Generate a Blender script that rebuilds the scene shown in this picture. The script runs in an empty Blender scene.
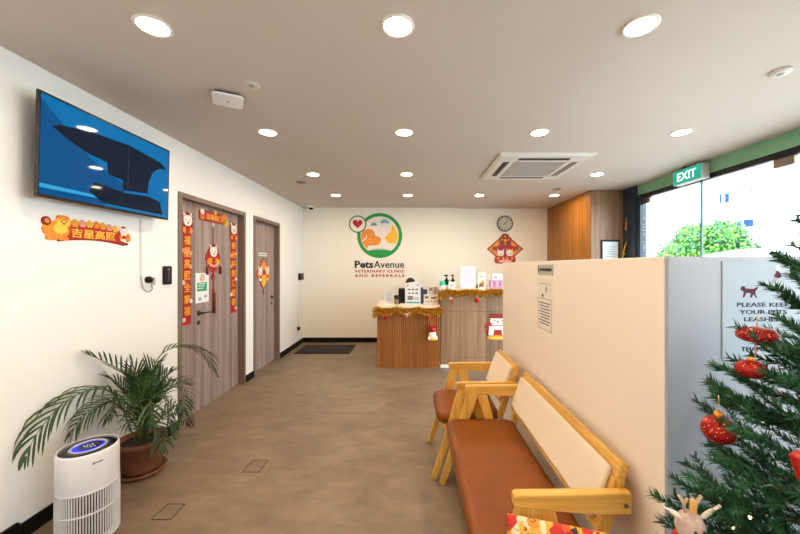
import bpy, math, random
from mathutils import Vector, Matrix
random.seed(11)
D = bpy.data; C = bpy.context.scene.collection; SC = bpy.context.scene
PI = math.pi
F = 335.0; U0 = 412.0; V0 = 266.0; H = 1.445          # focal length in pixels, vanishing point, eye height
ZC = 2.551; XL = -2.067; XR = 3.10; YF = 6.36; YF2 = 6.42; YB = -1.7

# ------------------------------------------------------------------ camera
cam = D.objects.new('camera', D.cameras.new('camera')); C.objects.link(cam)
cam.location = (0, 0, H); cam.rotation_euler = (PI/2, 0, 0)
cam.data.sensor_width = 36; cam.data.lens = F*36/800
cam.data.shift_x = (400-U0)/800; cam.data.shift_y = (V0-267)/800
cam.data.clip_start = 0.02
SC.camera = cam
# ------------------------------------------------------------------ sky
w = D.worlds.new('sky'); SC.world = w; w.use_nodes = True
nt = w.node_tree; bg = nt.nodes['Background']
bg.inputs[0].default_value = (0.80, 0.90, 1.0, 1); bg.inputs[1].default_value = 5.6
# ------------------------------------------------------------------ sun
sun = D.objects.new('sun', D.lights.new('sun', 'SUN')); C.objects.link(sun)
sun.data.energy = 6.0; sun.data.angle = 0.02; sun.data.color = (1, .97, .9)
sun.rotation_euler = Vector((0.55, 0.35, -1.0)).to_track_quat('-Z', 'Y').to_euler()
LAMP = 130.0                                            # strength of one downlight's disc
# ------------------------------------------------------------------ exposure
SC.view_settings.view_transform = 'Standard'; SC.view_settings.look = 'None'
SC.view_settings.gamma = 1; SC.view_settings.use_curve_mapping = False
SC.view_settings.exposure = 0.80
cy = SC.cycles
cy.use_denoising = True; cy.max_bounces = 9; cy.diffuse_bounces = 6; cy.glossy_bounces = 4
cy.transparent_max_bounces = 12; cy.sample_clamp_indirect = 6; cy.caustics_reflective = False; cy.caustics_refractive = False

# ================================================================== materials
MATS = {}
def mat(name, col, rough=.5, metal=0, emit=None, es=0, spec=.5, coat=0, trans=0, sheen=0):
    if name in MATS: return MATS[name]
    m = D.materials.new(name); m.use_nodes = True; b = m.node_tree.nodes['Principled BSDF']
    b.inputs['Base Color'].default_value = (*col, 1); b.inputs['Roughness'].default_value = rough
    b.inputs['Metallic'].default_value = metal; b.inputs['Specular IOR Level'].default_value = spec
    b.inputs['Coat Weight'].default_value = coat; b.inputs['Transmission Weight'].default_value = trans
    b.inputs['Sheen Weight'].default_value = sheen
    if emit: b.inputs['Emission Color'].default_value = (*emit, 1); b.inputs['Emission Strength'].default_value = es
    MATS[name] = m; return m
def N(m, typ, **k):
    n = m.node_tree.nodes.new(typ)
    for a, v in k.items(): setattr(n, a, v)
    return n
def coords(m, scale=(1, 1, 1)):
    t = N(m, 'ShaderNodeTexCoord'); mp = N(m, 'ShaderNodeMapping'); mp.inputs['Scale'].default_value = scale
    m.node_tree.links.new(t.outputs['Object'], mp.inputs['Vector']); return mp.outputs['Vector']
def noise(m, vec, scale, detail=4, rough=.55, dist=0):
    n = N(m, 'ShaderNodeTexNoise'); n.inputs['Scale'].default_value = scale; n.inputs['Detail'].default_value = detail
    n.inputs['Roughness'].default_value = rough; n.inputs['Distortion'].default_value = dist
    m.node_tree.links.new(vec, n.inputs['Vector']); return n.outputs[0]
def ramp(m, fac, stops):
    r = N(m, 'ShaderNodeValToRGB'); cr = r.color_ramp
    while len(cr.elements) < len(stops): cr.elements.new(.5)
    for e, (p, c) in zip(cr.elements, stops): e.position = p; e.color = (*c, 1)
    m.node_tree.links.new(fac, r.inputs[0]); return r.outputs[0]
def mixc(m, a, b, fac, mode='MIX'):
    n = N(m, 'ShaderNodeMix', data_type='RGBA', blend_type=mode)
    for s, v in ((0, fac), (6, a), (7, b)):
        if isinstance(v, (int, float)): n.inputs[s].default_value = v
        elif isinstance(v, tuple): n.inputs[s].default_value = (*v, 1)
        else: m.node_tree.links.new(v, n.inputs[s])
    return n.outputs[2]
def setcol(m, out): m.node_tree.links.new(out, m.node_tree.nodes['Principled BSDF'].inputs['Base Color'])
def bump(m, fac, strength=.2, dist=.01):
    b = N(m, 'ShaderNodeBump'); b.inputs['Strength'].default_value = strength; b.inputs['Distance'].default_value = dist
    m.node_tree.links.new(fac, b.inputs['Height'])
    m.node_tree.links.new(b.outputs[0], m.node_tree.nodes['Principled BSDF'].inputs['Normal'])
def wood(name, c0, c1, c2, plank=.0, rough=.45, axis=2, fine=1.0):
    m = mat(name, c1, rough)
    s = [26*fine]*3; s[axis] = .9
    v = coords(m, tuple(s)); f = noise(m, v, 1.0, 5, .6, .35)
    s2 = [95*fine]*3; s2[axis] = 2.5
    f2 = noise(m, coords(m, tuple(s2)), 1.0, 3)
    c = ramp(m, f, [(.3, c0), (.5, c1), (.72, c2)])
    c = mixc(m, c, ramp(m, f2, [(.35, (.78, .78, .78)), (.65, (1.1, 1.1, 1.1))]), .8, 'MULTIPLY')
    if plank:
        s3 = [1/plank]*3; s3[axis] = .0001
        vm = N(m, 'ShaderNodeVectorMath', operation='FLOOR'); m.node_tree.links.new(coords(m, tuple(s3)), vm.inputs[0])
        wn = N(m, 'ShaderNodeTexWhiteNoise'); m.node_tree.links.new(vm.outputs[0], wn.inputs['Vector'])
        c = mixc(m, c, ramp(m, wn.outputs[0], [(0, (.80, .79, .78)), (1, (1.14, 1.14, 1.14))]), 1.0, 'MULTIPLY')
    setcol(m, c); return m
def speck(name, c1, c2, scale, rough=.6, lo=.4, hi=.6, bs=0, **k):
    m = mat(name, c1, rough, **k); f = noise(m, coords(m), scale, 4)
    setcol(m, ramp(m, f, [(lo, c1), (hi, c2)]))
    if bs: bump(m, f, bs)
    return m
PAINT = speck('wall_paint', (.89, .85, .77), (.90, .86, .78), 1.3, .75)
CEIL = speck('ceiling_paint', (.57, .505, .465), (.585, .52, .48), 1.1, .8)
PART = speck('partition_laminate', (.88, .79, .69), (.89, .80, .70), 2, .42)
m = mat('floor_vinyl', (.25, .18, .13), .42); FLOOR = m
v = coords(m); f1 = noise(m, v, 1.5, 6, .62, .6); f2 = noise(m, v, 9, 6, .7); f3 = noise(m, coords(m, (1, 2.5, 1)), 3.1, 5, .6, .8)
c = ramp(m, f1, [(.30, (.180, .130, .088)), (.55, (.238, .175, .122)), (.75, (.29, .218, .158))])
c = mixc(m, c, ramp(m, f3, [(.35, (.78, .78, .80)), (.68, (1.14, 1.12, 1.09))]), .9, 'MULTIPLY')
c = mixc(m, c, ramp(m, f2, [(.3, (.84, .84, .84)), (.7, (1.08, 1.08, 1.08))]), .8, 'MULTIPLY'); setcol(m, c)
DOORW = wood('door_laminate', (.24, .18, .166), (.325, .25, .235), (.40, .32, .305), .075, .5)
FRAMEW = wood('door_frame_laminate', (.17, .115, .09), (.20, .14, .11), (.235, .165, .135), 0, .5)
ASH = wood('ash_brown_laminate', (.20, .105, .05), (.28, .16, .09), (.35, .215, .13), .11, .45)
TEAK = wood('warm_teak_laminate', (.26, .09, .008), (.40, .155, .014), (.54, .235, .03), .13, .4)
FLUTE = wood('fluted_teak', (.26, .082, .009), (.38, .13, .016), (.50, .19, .03), .05, .45)
BEECH = wood('beech_wood', (.60, .32, .06), (.70, .40, .085), (.78, .48, .125), 0, .38, axis=1)
BEECHV = wood('beech_wood_upright', (.60, .32, .06), (.70, .40, .085), (.78, .48, .125), 0, .38, axis=2)
BEECHX = wood('beech_wood_arm', (.60, .32, .06), (.70, .40, .085), (.78, .48, .125), 0, .38, axis=0)
LEATHER = speck('brown_leatherette', (.185, .048, .004), (.215, .058, .006), 7, .42, spec=.3); 
bump(LEATHER, noise(LEATHER, coords(LEATHER), 260, 3), .12, .002)
FABRIC = speck('cream_upholstery', (.78, .66, .50), (.83, .71, .55), 160, .85)
BLACK = mat('black_plastic', (.006, .006, .007), .45, spec=.25)
BASEB = mat('black_baseboard', (.005, .005, .006), .5, spec=.12)
WHITE = mat('white_plastic', (.82, .82, .82), .35)
CREAMTOP = mat('cream_countertop', (.80, .68, .50), .35)
GREY = mat('grey_plastic', (.32, .32, .33), .45)
DGREY = mat('dark_grey', (.06, .06, .065), .5)
STEEL = mat('brushed_steel', (.55, .54, .52), .3, 1)
BRONZE = mat('bronze_fitting', (.20, .15, .12), .35, .8)
NAVY = mat('dark_blue_frame', (.012, .03, .055), .3)
GREENBEAM = mat('green_beam_paint', (.20, .42, .26), .7)
RED = mat('festive_red', (.38, .008, .006), .45)
DRED = mat('dark_red', (.22, .008, .008), .5)
GOLD = mat('gold_foil', (.88, .42, .04), .35, .25)
ORANGE = mat('orange_print', (.85, .25, .02), .5)
YELL = mat('yellow_print', (.95, .55, .06), .5)
PWHITE = mat('print_white', (.85, .80, .75), .5)
PINK = mat('print_pink', (.85, .35, .33), .5)
INK = mat('ink_black', (.01, .01, .01), .5)
INKG = mat('ink_grey', (.16, .16, .17), .6)
PAPER = mat('paper_white', (.82, .84, .86), .5)
TERRA = speck('terracotta', (.13, .045, .022), (.19, .07, .034), 14, .6)
SOIL = speck('soil', (.02, .012, .008), (.05, .03, .02), 60, .9)
def leafmat(name, a, b, tr=.25):
    m = mat(name, a, .42); oi = noise(m, coords(m), 9, 2)
    setcol(m, ramp(m, oi, [(.35, a), (.65, b)])); return m
PALM = leafmat('palm_leaf', (.010, .040, .010), (.030, .088, .020))
STEM = mat('palm_stem', (.10, .16, .03), .5)
FIR = leafmat('fir_needle', (.006, .052, .020), (.022, .135, .050))
BARK = mat('brown_stem', (.07, .04, .02), .8)
LAMPM = mat('lamp_diffuser', (1, 1, 1), .5, emit=(1.0, .78, .54), es=LAMP)
PAINTL = speck('wall_paint_daylit', (.84, .845, .85), (.85, .855, .86), 1.3, .75)  # left wall's copy of the wall paint, with daylight's neutral white in its colour
m = mat('clear_glass', (1, 1, 1)); nt = m.node_tree; GLASS = m
for n in list(nt.nodes):
    if n.type != 'OUTPUT_MATERIAL': nt.nodes.remove(n)
o_ = [n for n in nt.nodes if n.type == 'OUTPUT_MATERIAL'][0]
tr = nt.nodes.new('ShaderNodeBsdfTransparent'); tr.inputs[0].default_value = (.93, .97, .96, 1)
gl = nt.nodes.new('ShaderNodeBsdfGlossy'); gl.inputs['Roughness'].default_value = .01
mx = nt.nodes.new('ShaderNodeMixShader'); lw = nt.nodes.new('ShaderNodeLayerWeight'); pw = nt.nodes.new('ShaderNodeMath'); pw.operation = 'POWER'; pw.inputs[1].default_value = 4.5; fr = nt.nodes.new('ShaderNodeMath'); fr.operation = 'MULTIPLY_ADD'; fr.inputs[1].default_value = .7; fr.inputs[2].default_value = .025
nt.links.new(lw.outputs['Facing'], pw.inputs[0]); nt.links.new(pw.outputs[0], fr.inputs[0])
nt.links.new(fr.outputs[0], mx.inputs[0]); nt.links.new(tr.outputs[0], mx.inputs[1]); nt.links.new(gl.outputs[0], mx.inputs[2]); nt.links.new(mx.outputs[0], o_.inputs[0])

# ================================================================== mesh helpers
_fontcache = {}
def text_mesh(body, bold=0.0, res=2, spacing=1.0):
    key = (body, bold, res, spacing)
    if key in _fontcache: return _fontcache[key]
    cu = D.curves.new('t', 'FONT'); cu.body = body; cu.resolution_u = res; cu.offset = bold; cu.space_character = spacing
    o = D.objects.new('t', cu); C.objects.link(o)
    dg = bpy.context.evaluated_depsgraph_get()
    me = D.meshes.new_from_object(o.evaluated_get(dg))
    vs = [tuple(v.co) for v in me.vertices]; fs = [tuple(p.vertices) for p in me.polygons]
    D.meshes.remove(me); D.objects.remove(o); D.curves.remove(cu)
    xs = [v[0] for v in vs]; ys = [v[1] for v in vs]
    _fontcache[key] = (vs, fs, min(xs), max(xs), min(ys), max(ys)); return _fontcache[key]

def ell(cx, cz, rx, rz=None, n=24, a0=0, a1=2*PI):
    rz = rx if rz is None else rz
    k = n if abs(a1-a0-2*PI) < 1e-6 else n+1
    return [(cx+rx*math.cos(a0+(a1-a0)*i/n), cz+rz*math.sin(a0+(a1-a0)*i/n)) for i in range(k)]
def rrect(x0, z0, x1, z1, r, n=4):
    p = []
    for cx, cz, a in ((x1-r, z1-r, 0), (x0+r, z1-r, PI/2), (x0+r, z0+r, PI), (x1-r, z0+r, 1.5*PI)):
        p += [(cx+r*math.cos(a+PI/2*i/n), cz+r*math.sin(a+PI/2*i/n)) for i in range(n+1)]
    return p
class MB:
    def __init__(s): s.v = []; s.f = []; s.m = []; s.s = []
    def add(s, vs, fs, mi=0, sm=False):
        k = len(s.v); s.v += [tuple(v) for v in vs]
        for f in fs: s.f.append(tuple(i+k for i in f)); s.m.append(mi); s.s.append(sm)
        return s
    def box(s, x0, y0, z0, x1, y1, z1, mi=0):
        v = [(x0, y0, z0), (x1, y0, z0), (x1, y1, z0), (x0, y1, z0), (x0, y0, z1), (x1, y0, z1), (x1, y1, z1), (x0, y1, z1)]
        return s.add(v, [(0, 3, 2, 1), (4, 5, 6, 7), (0, 1, 5, 4), (1, 2, 6, 5), (2, 3, 7, 6), (3, 0, 4, 7)], mi)
    def prism(s, pts, y0, y1, mi=0, sm=False):
        """polygon in x,z, from front y0 (smaller, towards viewer) to back y1"""
        n = len(pts); a = sum(pts[i][0]*pts[(i+1) % n][1]-pts[(i+1) % n][0]*pts[i][1] for i in range(n))
        if a < 0: pts = pts[::-1]
        v = [(x, y0, z) for x, z in pts]+[(x, y1, z) for x, z in pts]
        s.add(v, [tuple(range(n)), tuple(range(2*n-1, n-1, -1))], mi)
        k = len(s.v)-2*n
        for i in range(n):
            j = (i+1) % n; s.f.append((k+i, k+n+i, k+n+j, k+j)); s.m.append(mi); s.s.append(sm)
        return s
    def loft(s, rings, mi=0, sm=True, caps=True, closed=True):
        n = len(rings[0]); k = len(s.v)
        for r in rings: s.v += [tuple(p) for p in r]
        for i in range(len(rings)-1):
            for j in range(n if closed else n-1):
                a = k+i*n+j; b = k+i*n+(j+1) % n
                s.f.append((a, b, b+n, a+n)); s.m.append(mi); s.s.append(sm)
        if caps:
            s.f.append(tuple(k+j for j in range(n))[::-1]); s.m.append(mi); s.s.append(False)
            s.f.append(tuple(k+(len(rings)-1)*n+j for j in range(n))); s.m.append(mi); s.s.append(False)
        return s
    def tube(s, path, r, n=8, mi=0, sm=True):
        P = [Vector(p) for p in path]; rr = r if isinstance(r, (list, tuple)) else [r]*len(P); rings = []
        up = Vector((0, 0, 1)); t0 = (P[1]-P[0]).normalized()
        if abs(t0.dot(up)) > .9: up = Vector((1, 0, 0))
        a = t0.cross(up).normalized()
        for i, p in enumerate(P):
            t = (P[min(i+1, len(P)-1)]-P[max(i-1, 0)]).normalized()
            a = (a-t*a.dot(t)).normalized(); b = t.cross(a)
            rings.append([p+(a*math.cos(2*PI*j/n)+b*math.sin(2*PI*j/n))*rr[i] for j in range(n)])
        return s.loft(rings, mi, sm)
    def lathe(s, prof, c=(0, 0, 0), n=32, mi=0, sm=True, caps=True, sx=1, sy=1):
        rings = [[(c[0]+r*sx*math.cos(2*PI*j/n), c[1]+r*sy*math.sin(2*PI*j/n), c[2]+z) for j in range(n)] for r, z in prof]
        return s.loft(rings, mi, sm, caps)
    def ball(s, c, r, mi=0, n=16, m=10):
        r = r if isinstance(r, tuple) else (r, r, r)
        rings = []
        for i in range(m+1):
            t = -PI/2+PI*i/m; k = max(math.cos(t), .001)
            rings.append([(c[0]+r[0]*k*math.cos(2*PI*j/n), c[1]+r[1]*k*math.sin(2*PI*j/n), c[2]+r[2]*math.sin(t)) for j in range(n)])
        return s.loft(rings, mi, True, True)
    def bar(s, a, b, wx, wy, mi=0, ref=(0, 1, 0), w2=None):
        """rectangular bar from a to b; wy is the width along ref"""
        a = Vector(a); b = Vector(b); t = (b-a).normalized(); r = Vector(ref); r = (r-t*r.dot(t)).normalized(); q = t.cross(r)
        rings = []
        for p, ww in ((a, wx), (b, w2 if w2 is not None else wx)):
            rings.append([p+q*(ww/2*i)+r*(wy/2*j) for i, j in ((-1, -1), (1, -1), (1, 1), (-1, 1))])
        return s.loft(rings, mi, False)
    def text(s, body, x, z, size, y0, y1, mi=0, bold=0, width=None, align='C', spacing=1.0, res=2):
        """text on the plane facing -y, letter height ~size (z extent), centred at x,z"""
        vs, fs, a, b, c_, d = text_mesh(body, bold, res, spacing)
        kz = size/(d-c_); kx = kz if width is None else width/(b-a)
        ox = {'C': -(a+b)/2, 'L': -a, 'R': -b}[align]
        pts = [(x+(p[0]+ox)*kx, z+(p[1]-(c_+d)/2)*kz) for p in vs]
        n = len(pts)
        s.add([(p[0], y0, p[1]) for p in pts], fs, mi)
        s.add([(p[0], y1, p[1]) for p in pts], [f[::-1] for f in fs], mi)
        ed = {}
        for f in fs:
            for i in range(len(f)):
                e = (f[i], f[(i+1) % len(f)]); ed[e] = ed.get(e, 0)+1
        k = len(s.v)-2*n
        for (i, j) in ed:
            if (j, i) not in ed: s.f.append((k+i, k+n+i, k+n+j, k+j)); s.m.append(mi); s.s.append(False)
        return s
    def build(s, name, mats, parent=None, bevel=0, world=True, seg=2, sub=0):
        me = D.meshes.new(name); vs = s.v
        if world and parent is not None:
            r = parent
            while r.parent is not None: r = r.parent
            inv = (Matrix.Translation(r.location) @ Matrix.Rotation(r.rotation_euler.z, 4, 'Z')).inverted()
            vs = [tuple(inv @ Vector(v)) for v in vs]
        me.from_pydata(vs, [], s.f)
        if not isinstance(mats, (list, tuple)): mats = [mats]
        for m in mats: me.materials.append(m)
        me.polygons.foreach_set('material_index', s.m); me.polygons.foreach_set('use_smooth', s.s)
        me.validate(); me.update()
        o = D.objects.new(name, me); C.objects.link(o); o.parent = parent
        if bevel:
            md = o.modifiers.new('bevel', 'BEVEL'); md.width = bevel; md.segments = seg; md.limit_method = 'ANGLE'; md.angle_limit = .7
        if sub:
            md = o.modifiers.new('sub', 'SUBSURF'); md.levels = sub; md.render_levels = sub
        return o
def tag(o, label, cat, group=None, kind=None):
    o['label'] = label; o['category'] = cat
    if group: o['group'] = group
    if kind: o['kind'] = kind
    return o
def thing(name, label, cat, loc=(0, 0, 0), rz=0, group=None):
    o = D.objects.new(name, None); C.objects.link(o); o.location = loc; o.rotation_euler = (0, 0, rz)
    o.empty_display_size = .05
    return tag(o, label, cat, group)
def struct(name, mb, mats, parent=None, bevel=0, label=None):
    o = mb.build(name, mats, parent, bevel)
    if parent is None: o['kind'] = 'structure'
    if label: o['label'] = label
    return o
def copy_tree(o, parent=None):
    c = o.copy(); C.objects.link(c); c.parent = parent
    for ch in list(o.children): copy_tree(ch, c)
    return c
def P(px, py, Y): return Vector(((px-U0)*Y/F, Y, H-(py-V0)*Y/F))
def PX(px, py, X): return P(px, py, X*F/(px-U0))
def cr(pts, n=8):
    pts = [Vector(p) for p in pts]; q = [pts[0]*2-pts[1]]+pts+[pts[-1]*2-pts[-2]]; out = []
    for i in range(1, len(q)-2):
        for k in range(n):
            t = k/n; a, b, c_, d = q[i-1:i+3]
            out.append(.5*((2*b)+(c_-a)*t+(2*a-5*b+4*c_-d)*t*t+(3*b-a-3*c_+d)*t**3))
    out.append(q[-2]); return out

# ================================================================== the setting
struct('floor', MB().box(XL-.15, YB-.15, -.12, XR+.02, YF2+.3, 0), FLOOR)
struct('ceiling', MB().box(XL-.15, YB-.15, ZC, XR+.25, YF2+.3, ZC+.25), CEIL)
D1 = (2.954, 4.146); D2 = (4.363, 5.218); DH = 2.106
mb = MB()
for y0, y1, z0, z1 in ((YB, D1[0], 0, ZC), (D1[1], D2[0], 0, ZC), (D2[1], YF, 0, ZC), (D1[0], D1[1], DH, ZC), (D2[0], D2[1], DH, ZC)):
    mb.box(XL-.15, y0, z0, XL, y1, z1)
struct('wall_left', mb, PAINTL)
mb = MB().box(XL-.15, YF, 0, .873, YF+.35, ZC)
struct('wall_far', mb, PAINT)
struct('wall_alcove', MB().box(.873, YF2+.03, 0, XR+.25, YF2+.3, ZC), PAINT)
struct('wall_back', MB().box(XL-.15, YB-.15, 0, XR+.05, YB, ZC), PAINT)
mb = MB()
for y0, y1 in ((1.751, D1[0]), (D1[1], D2[0]), (D2[1], YF)): mb.box(XL, y0, 0, XL+.014, y1, .085)
struct('baseboard_left', mb, BASEB, bevel=.002)
struct('baseboard_far', MB().box(XL, YF-.014, 0, .873, YF, .088), BASEB, bevel=.002)
struct('trim_1', MB().prism([(XL, 0), (XL+.022, 0), (XL+.022, .107), (XL, .107)], 1.35, 1.75), BASEB, bevel=.004)
# partition: long side faces the benches, short side faces the camera
PXX = .81
struct('wall_partition', MB().box(PXX, 1.076, 0, PXX+.10, 2.985, 1.475), PART, bevel=.003)
struct('wall_partition_return', MB().box(PXX, 1.060, 0, 2.2, 1.075, 1.475).box(PXX+.101, 1.075, 0, 2.2, 1.17, 1.475), mat('return_panel_daylight', (.36, .385, .46), .35), bevel=.003)  # blue-grey of the weak daylight on this end is put into its colour
# ---- doors on the left
def door(n, y0, y1, seam, hy, hdir):
    xi = XL-.065
    leaf = MB()
    segs = [(y0+.045, y1-.045)] if seam is None else [(y0+.045, seam-.0015), (seam+.0015, y1-.045)]
    for a, b in segs: leaf.box(xi-.04, a, .006, xi, b, DH-.045)
    d = struct('door_%d' % n, leaf, DOORW)
    fr = MB()
    for a, b in ((y0, y0+.045), (y1-.045, y1)): fr.box(XL-.149, a, 0, XL+.012, b, DH)
    fr.box(XL-.149, y0+.045, DH-.045, XL+.012, y1-.045, DH)
    fo = fr.build('door_frame', FRAMEW, d, .002, world=False)
    h = MB().lathe([(.001, 0), (.026, 0), (.026, .008), (.012, .01), (.010, .045), (.001, .045)], n=20)
    h.v = [(xi+z, hy+x, .975+y) for x, y, z in h.v]
    h.tube([(xi+.042, hy, .975), (xi+.044, hy+hdir*.02, .975), (xi+.044, hy+hdir*.12, .972)], .0085, 10)
    h.box(xi, hy-.018, .86, xi+.004, hy+.018, .90)
    h.build('door_handle', mat('dark_handle', (.05, .045, .04), .3, .9), d, world=False)
    return d
door_a = door(1, D1[0], D1[1], 3.288, 3.345, 1)
door_b = door(2, D2[0], D2[1], None, 5.08, -1)
XD = XL-.065                                            # plane of the door leaves
# ---- glazed front on the right
struct('beam_right', MB().box(XR, YB, 2.41, XR+.08, 4.60, ZC), GREENBEAM)
struct('trim_2', MB().box(XR-.005, YB, 2.355, XR+.06, 4.64, 2.41), BLACK, label='black head frame over the glass front')
struct('trim_3', MB().box(XR-.02, 4.52, 0, XR+.06, 4.60, 2.41).box(XR-.03, 4.60, 0, XR+.05, 4.66, ZC).box(XR-.03, 4.66, 0, XR-.005, 4.885, ZC), NAVY, label='dark blue upright frame at the end of the glass front')
struct('wall_right', MB().box(XR, 4.886, 0, XR+.06, YF2+.1, ZC), PAINT)
struct('trim_4', MB().box(XR+.005, YB, 0, XR+.05, 2.74, .08), BLACK)
wy = [(-1.68, -.62), (-.615, .44), (.445, 1.6), (1.605, 2.745)]
for i, (a, b) in enumerate(wy):
    struct('window_%d' % (i+1), MB().box(XR+.02, a, .08, XR+.032, b, 2.36), GLASS)
for i, (a, b, px_) in enumerate(((2.755, 3.612, 2.80), (3.622, 4.515, 4.46))):
    d = struct('door_%d' % (i+3), MB().box(XR+.02, a, .012, XR+.032, b, 2.352), GLASS)
    MB().box(XR+.008, px_-.075, 2.28, XR+.044, px_+.085, 2.352).build('patch_fitting', BRONZE, d, .003, world=False)
    MB().box(XR+.008, px_-.075, .012, XR+.044, px_+.085, .09).build('patch_fitting', BRONZE, d, .003, world=False)
    yy = 3.53 if i == 0 else 3.70
    MB().tube([(XR-.03, yy, .75), (XR-.03, yy, 1.30)], .012, 12).tube([(XR-.03, yy, .85), (XR+.02, yy, .85)], .008, 8).tube([(XR-.03, yy, 1.2), (XR+.02, yy, 1.2)], .008, 8).build('pull_handle', STEEL, d, world=False)
    MB().box(XR+.02, a if i else b-.006, .012, XR+.036, (a+.006) if i else b, 2.352).build('edge_seal', mat('seal_grey', (.12, .2, .22), .4), d, world=False)

# ================================================================== the wood-clad block at the far right
bk = thing('storage_block', 'floor-to-ceiling wood-clad block beside the glass front', 'cupboard', (2.84, 5.6, 0))
MB().box(2.622, 4.895, 0, 3.068, YF2+.02, ZC-.001).build('body', ASH, bk)
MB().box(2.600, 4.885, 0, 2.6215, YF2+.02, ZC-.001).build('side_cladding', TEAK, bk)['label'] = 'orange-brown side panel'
MB().box(2.6005, 4.872, 0, 3.068, 4.8845, 2.16).build('lower_panel', ASH, bk, .001)
MB().box(2.6005, 4.872, 2.163, 3.068, 4.8845, ZC-.001).build('upper_panel', ASH, bk, .001)
YBK = 4.872
ct = thing('framed_certificate', 'black-framed certificate on the wood-clad block', 'picture frame', (2.88, YBK, 1.5))
MB().prism([(2.742, 1.46), (3.01, 1.46), (3.01, 1.825), (2.742, 1.825)], YBK-.016, YBK).build('backing', BLACK, ct, .002)
MB().box(2.765, YBK-.018, 1.485, 2.987, YBK-.016, 1.797).build('sheet', mat('certificate_sheet', (.66, .74, .82), .3), ct)
mb = MB()
for k in range(6): mb.box(2.81, YBK-.0188, 1.72-k*.035, 2.95-.02*(k % 3), YBK-.018, 1.726-k*.035)
mb.build('lettering', INKG, ct)
# thin gilded branch hanging beside it
gb = thing('gilded_branch', 'thin gold twig hanging between the wood-clad block and dark glass frame', 'decoration', (3.0, 4.85, 1.3))
mb = MB(); pth = cr([P(628.5, 212, 4.80), P(626, 225, 4.80), P(627.5, 238, 4.80), P(624, 250, 4.80), P(621, 266, 4.80)], 8)
mb.tube(pth, .008, 6)
for i, p in enumerate(pth[::2]):
    a = i*1.9; mb.ball(p+Vector((.012*math.cos(a), -.006, .01*math.sin(a))), .011, 0, 8, 5)
mb.build('twig', GOLD, gb)
MB().tube([P(628.5, 212, 4.80), (P(628.5, 212, 4.80).x, 4.80, ZC)], .0025, 6).build('cord', BRONZE, gb)

# ================================================================== downlights
def lamp(x, y, label, group='recessed ceiling downlights', first=[None]):
    if first[0] is None:
        t = thing('ceiling_light', label, 'ceiling light', (x, y, ZC), 0, group)
        MB().lathe([(.062, -.001), (.076, -.001), (.078, -.006), (.063, -.009), (.060, -.004), (.062, -.001)], n=32, caps=False).build('trim_ring', mat('lamp_ring_white', (.8, .78, .75), .4), t, world=False)
        MB().lathe([(.001, -.0035), (.061, -.0035), (.061, -.0045), (.001, -.0045)], n=32, caps=False, sm=False).build('diffuser', LAMPM, t, world=False)
        first[0] = t
    else:
        t = copy_tree(first[0]); t.location = (x, y, ZC); t['label'] = label
    return t
rows = [1.54, 2.765, 4.03, 5.22]; cols = [-1.19, -.066, 1.05, 2.22]
rn = ['nearest row', 'second row from the camera', 'third row from the camera', 'row nearest the logo wall']
cn = ['in the column along the left wall', 'in the column left of centre', 'in the column above the benches', 'in the column by the glass front']
for i, y in enumerate(rows):
    for j, x in enumerate(cols):
        if (i == 0 and j == 3) or (i == 2 and j == 2): continue
        lamp(x, y, 'round recessed downlight, %s, %s' % (rn[i], cn[j]))
for y, yn in ((.33, 'first row behind the camera'), (-.9, 'last row behind the camera')):
    for x, xn in zip(cols, cn):
        lamp(x, y, 'round recessed downlight, %s, %s' % (yn, xn))
lamp(2.22, 1.54, 'round recessed downlight just outside the right edge, nearest row')

# ================================================================== ceiling equipment
ac = thing('ceiling_air_conditioner', 'white square cassette air conditioner set in the ceiling', 'air conditioner', (1.334, 3.735, ZC))
x0, x1, y0, y1 = .8575, 1.81, 3.26, 4.21; zz = ZC
mb = MB()
cx, cyy = (x0+x1)/2, (y0+y1)/2; hw = (x1-x0)/2
def sq(h_, z): return [(cx-h_, cyy-h_, z), (cx+h_, cyy-h_, z), (cx+h_, cyy+h_, z), (cx-h_, cyy+h_, z)]
mb.loft([sq(hw, zz-.001), sq(hw, zz-.012), sq(hw-.03, zz-.028), sq(.275, zz-.030), sq(.27, zz-.018)], 0, False, False)
mb.build('panel', mat('ac_white', (.70, .68, .66), .4), ac)
mb = MB().box(cx-.27, cyy-.27, zz-.022, cx+.27, cyy+.27, zz-.018)
for k in range(18): mb.box(cx-.26, cyy-.262+k*.0305, zz-.030, cx+.26, cyy-.250+k*.0305, zz-.020)
mb.build('intake_grille', mat('ac_grille', (.42, .39, .37), .5), ac)
for k in range(4):
    R = Matrix.Rotation(k*PI/2, 4, 'Z')
    def tr4(mb_):
        mb_.v = [tuple(Vector((cx, cyy, 0))+R @ Vector(v)) for v in mb_.v]; return mb_
    sl = tr4(MB().box(-.26, .325, zz-.0315, .26, .385, zz-.029))
    so = sl.build('outlet_slot', BLACK, ac)
    tr4(MB().box(-.255, .33 if k % 2 else .345, zz-.037, .255, .362 if k in (0, 3) else .35, zz-.0316)).build('louvre', mat('ac_louvre', (.30, .29, .28), .5) if k in (0, 3) else DGREY, so)
ap = thing('wireless_access_point', 'white squarish access point on the ceiling near the television', 'ceiling device', (-1.197, 2.18, ZC), PI/4*.6)
MB().prism(rrect(-.075, -.075, .075, .075, .02), -.004, .0).build('shadow_gap_plate', BLACK, ap, world=False)  # black plate stands in for the shadow gap between ceiling and shell
mp_ = ap.children[0]; mp_.data.transform(Matrix.Rotation(-PI/2, 4, 'X')); mp_.data.transform(Matrix.Translation((0, 0, -.012)))
m1 = MB().prism(rrect(-.09, -.09, .09, .09, .03, 6), -.008, .008)
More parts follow.
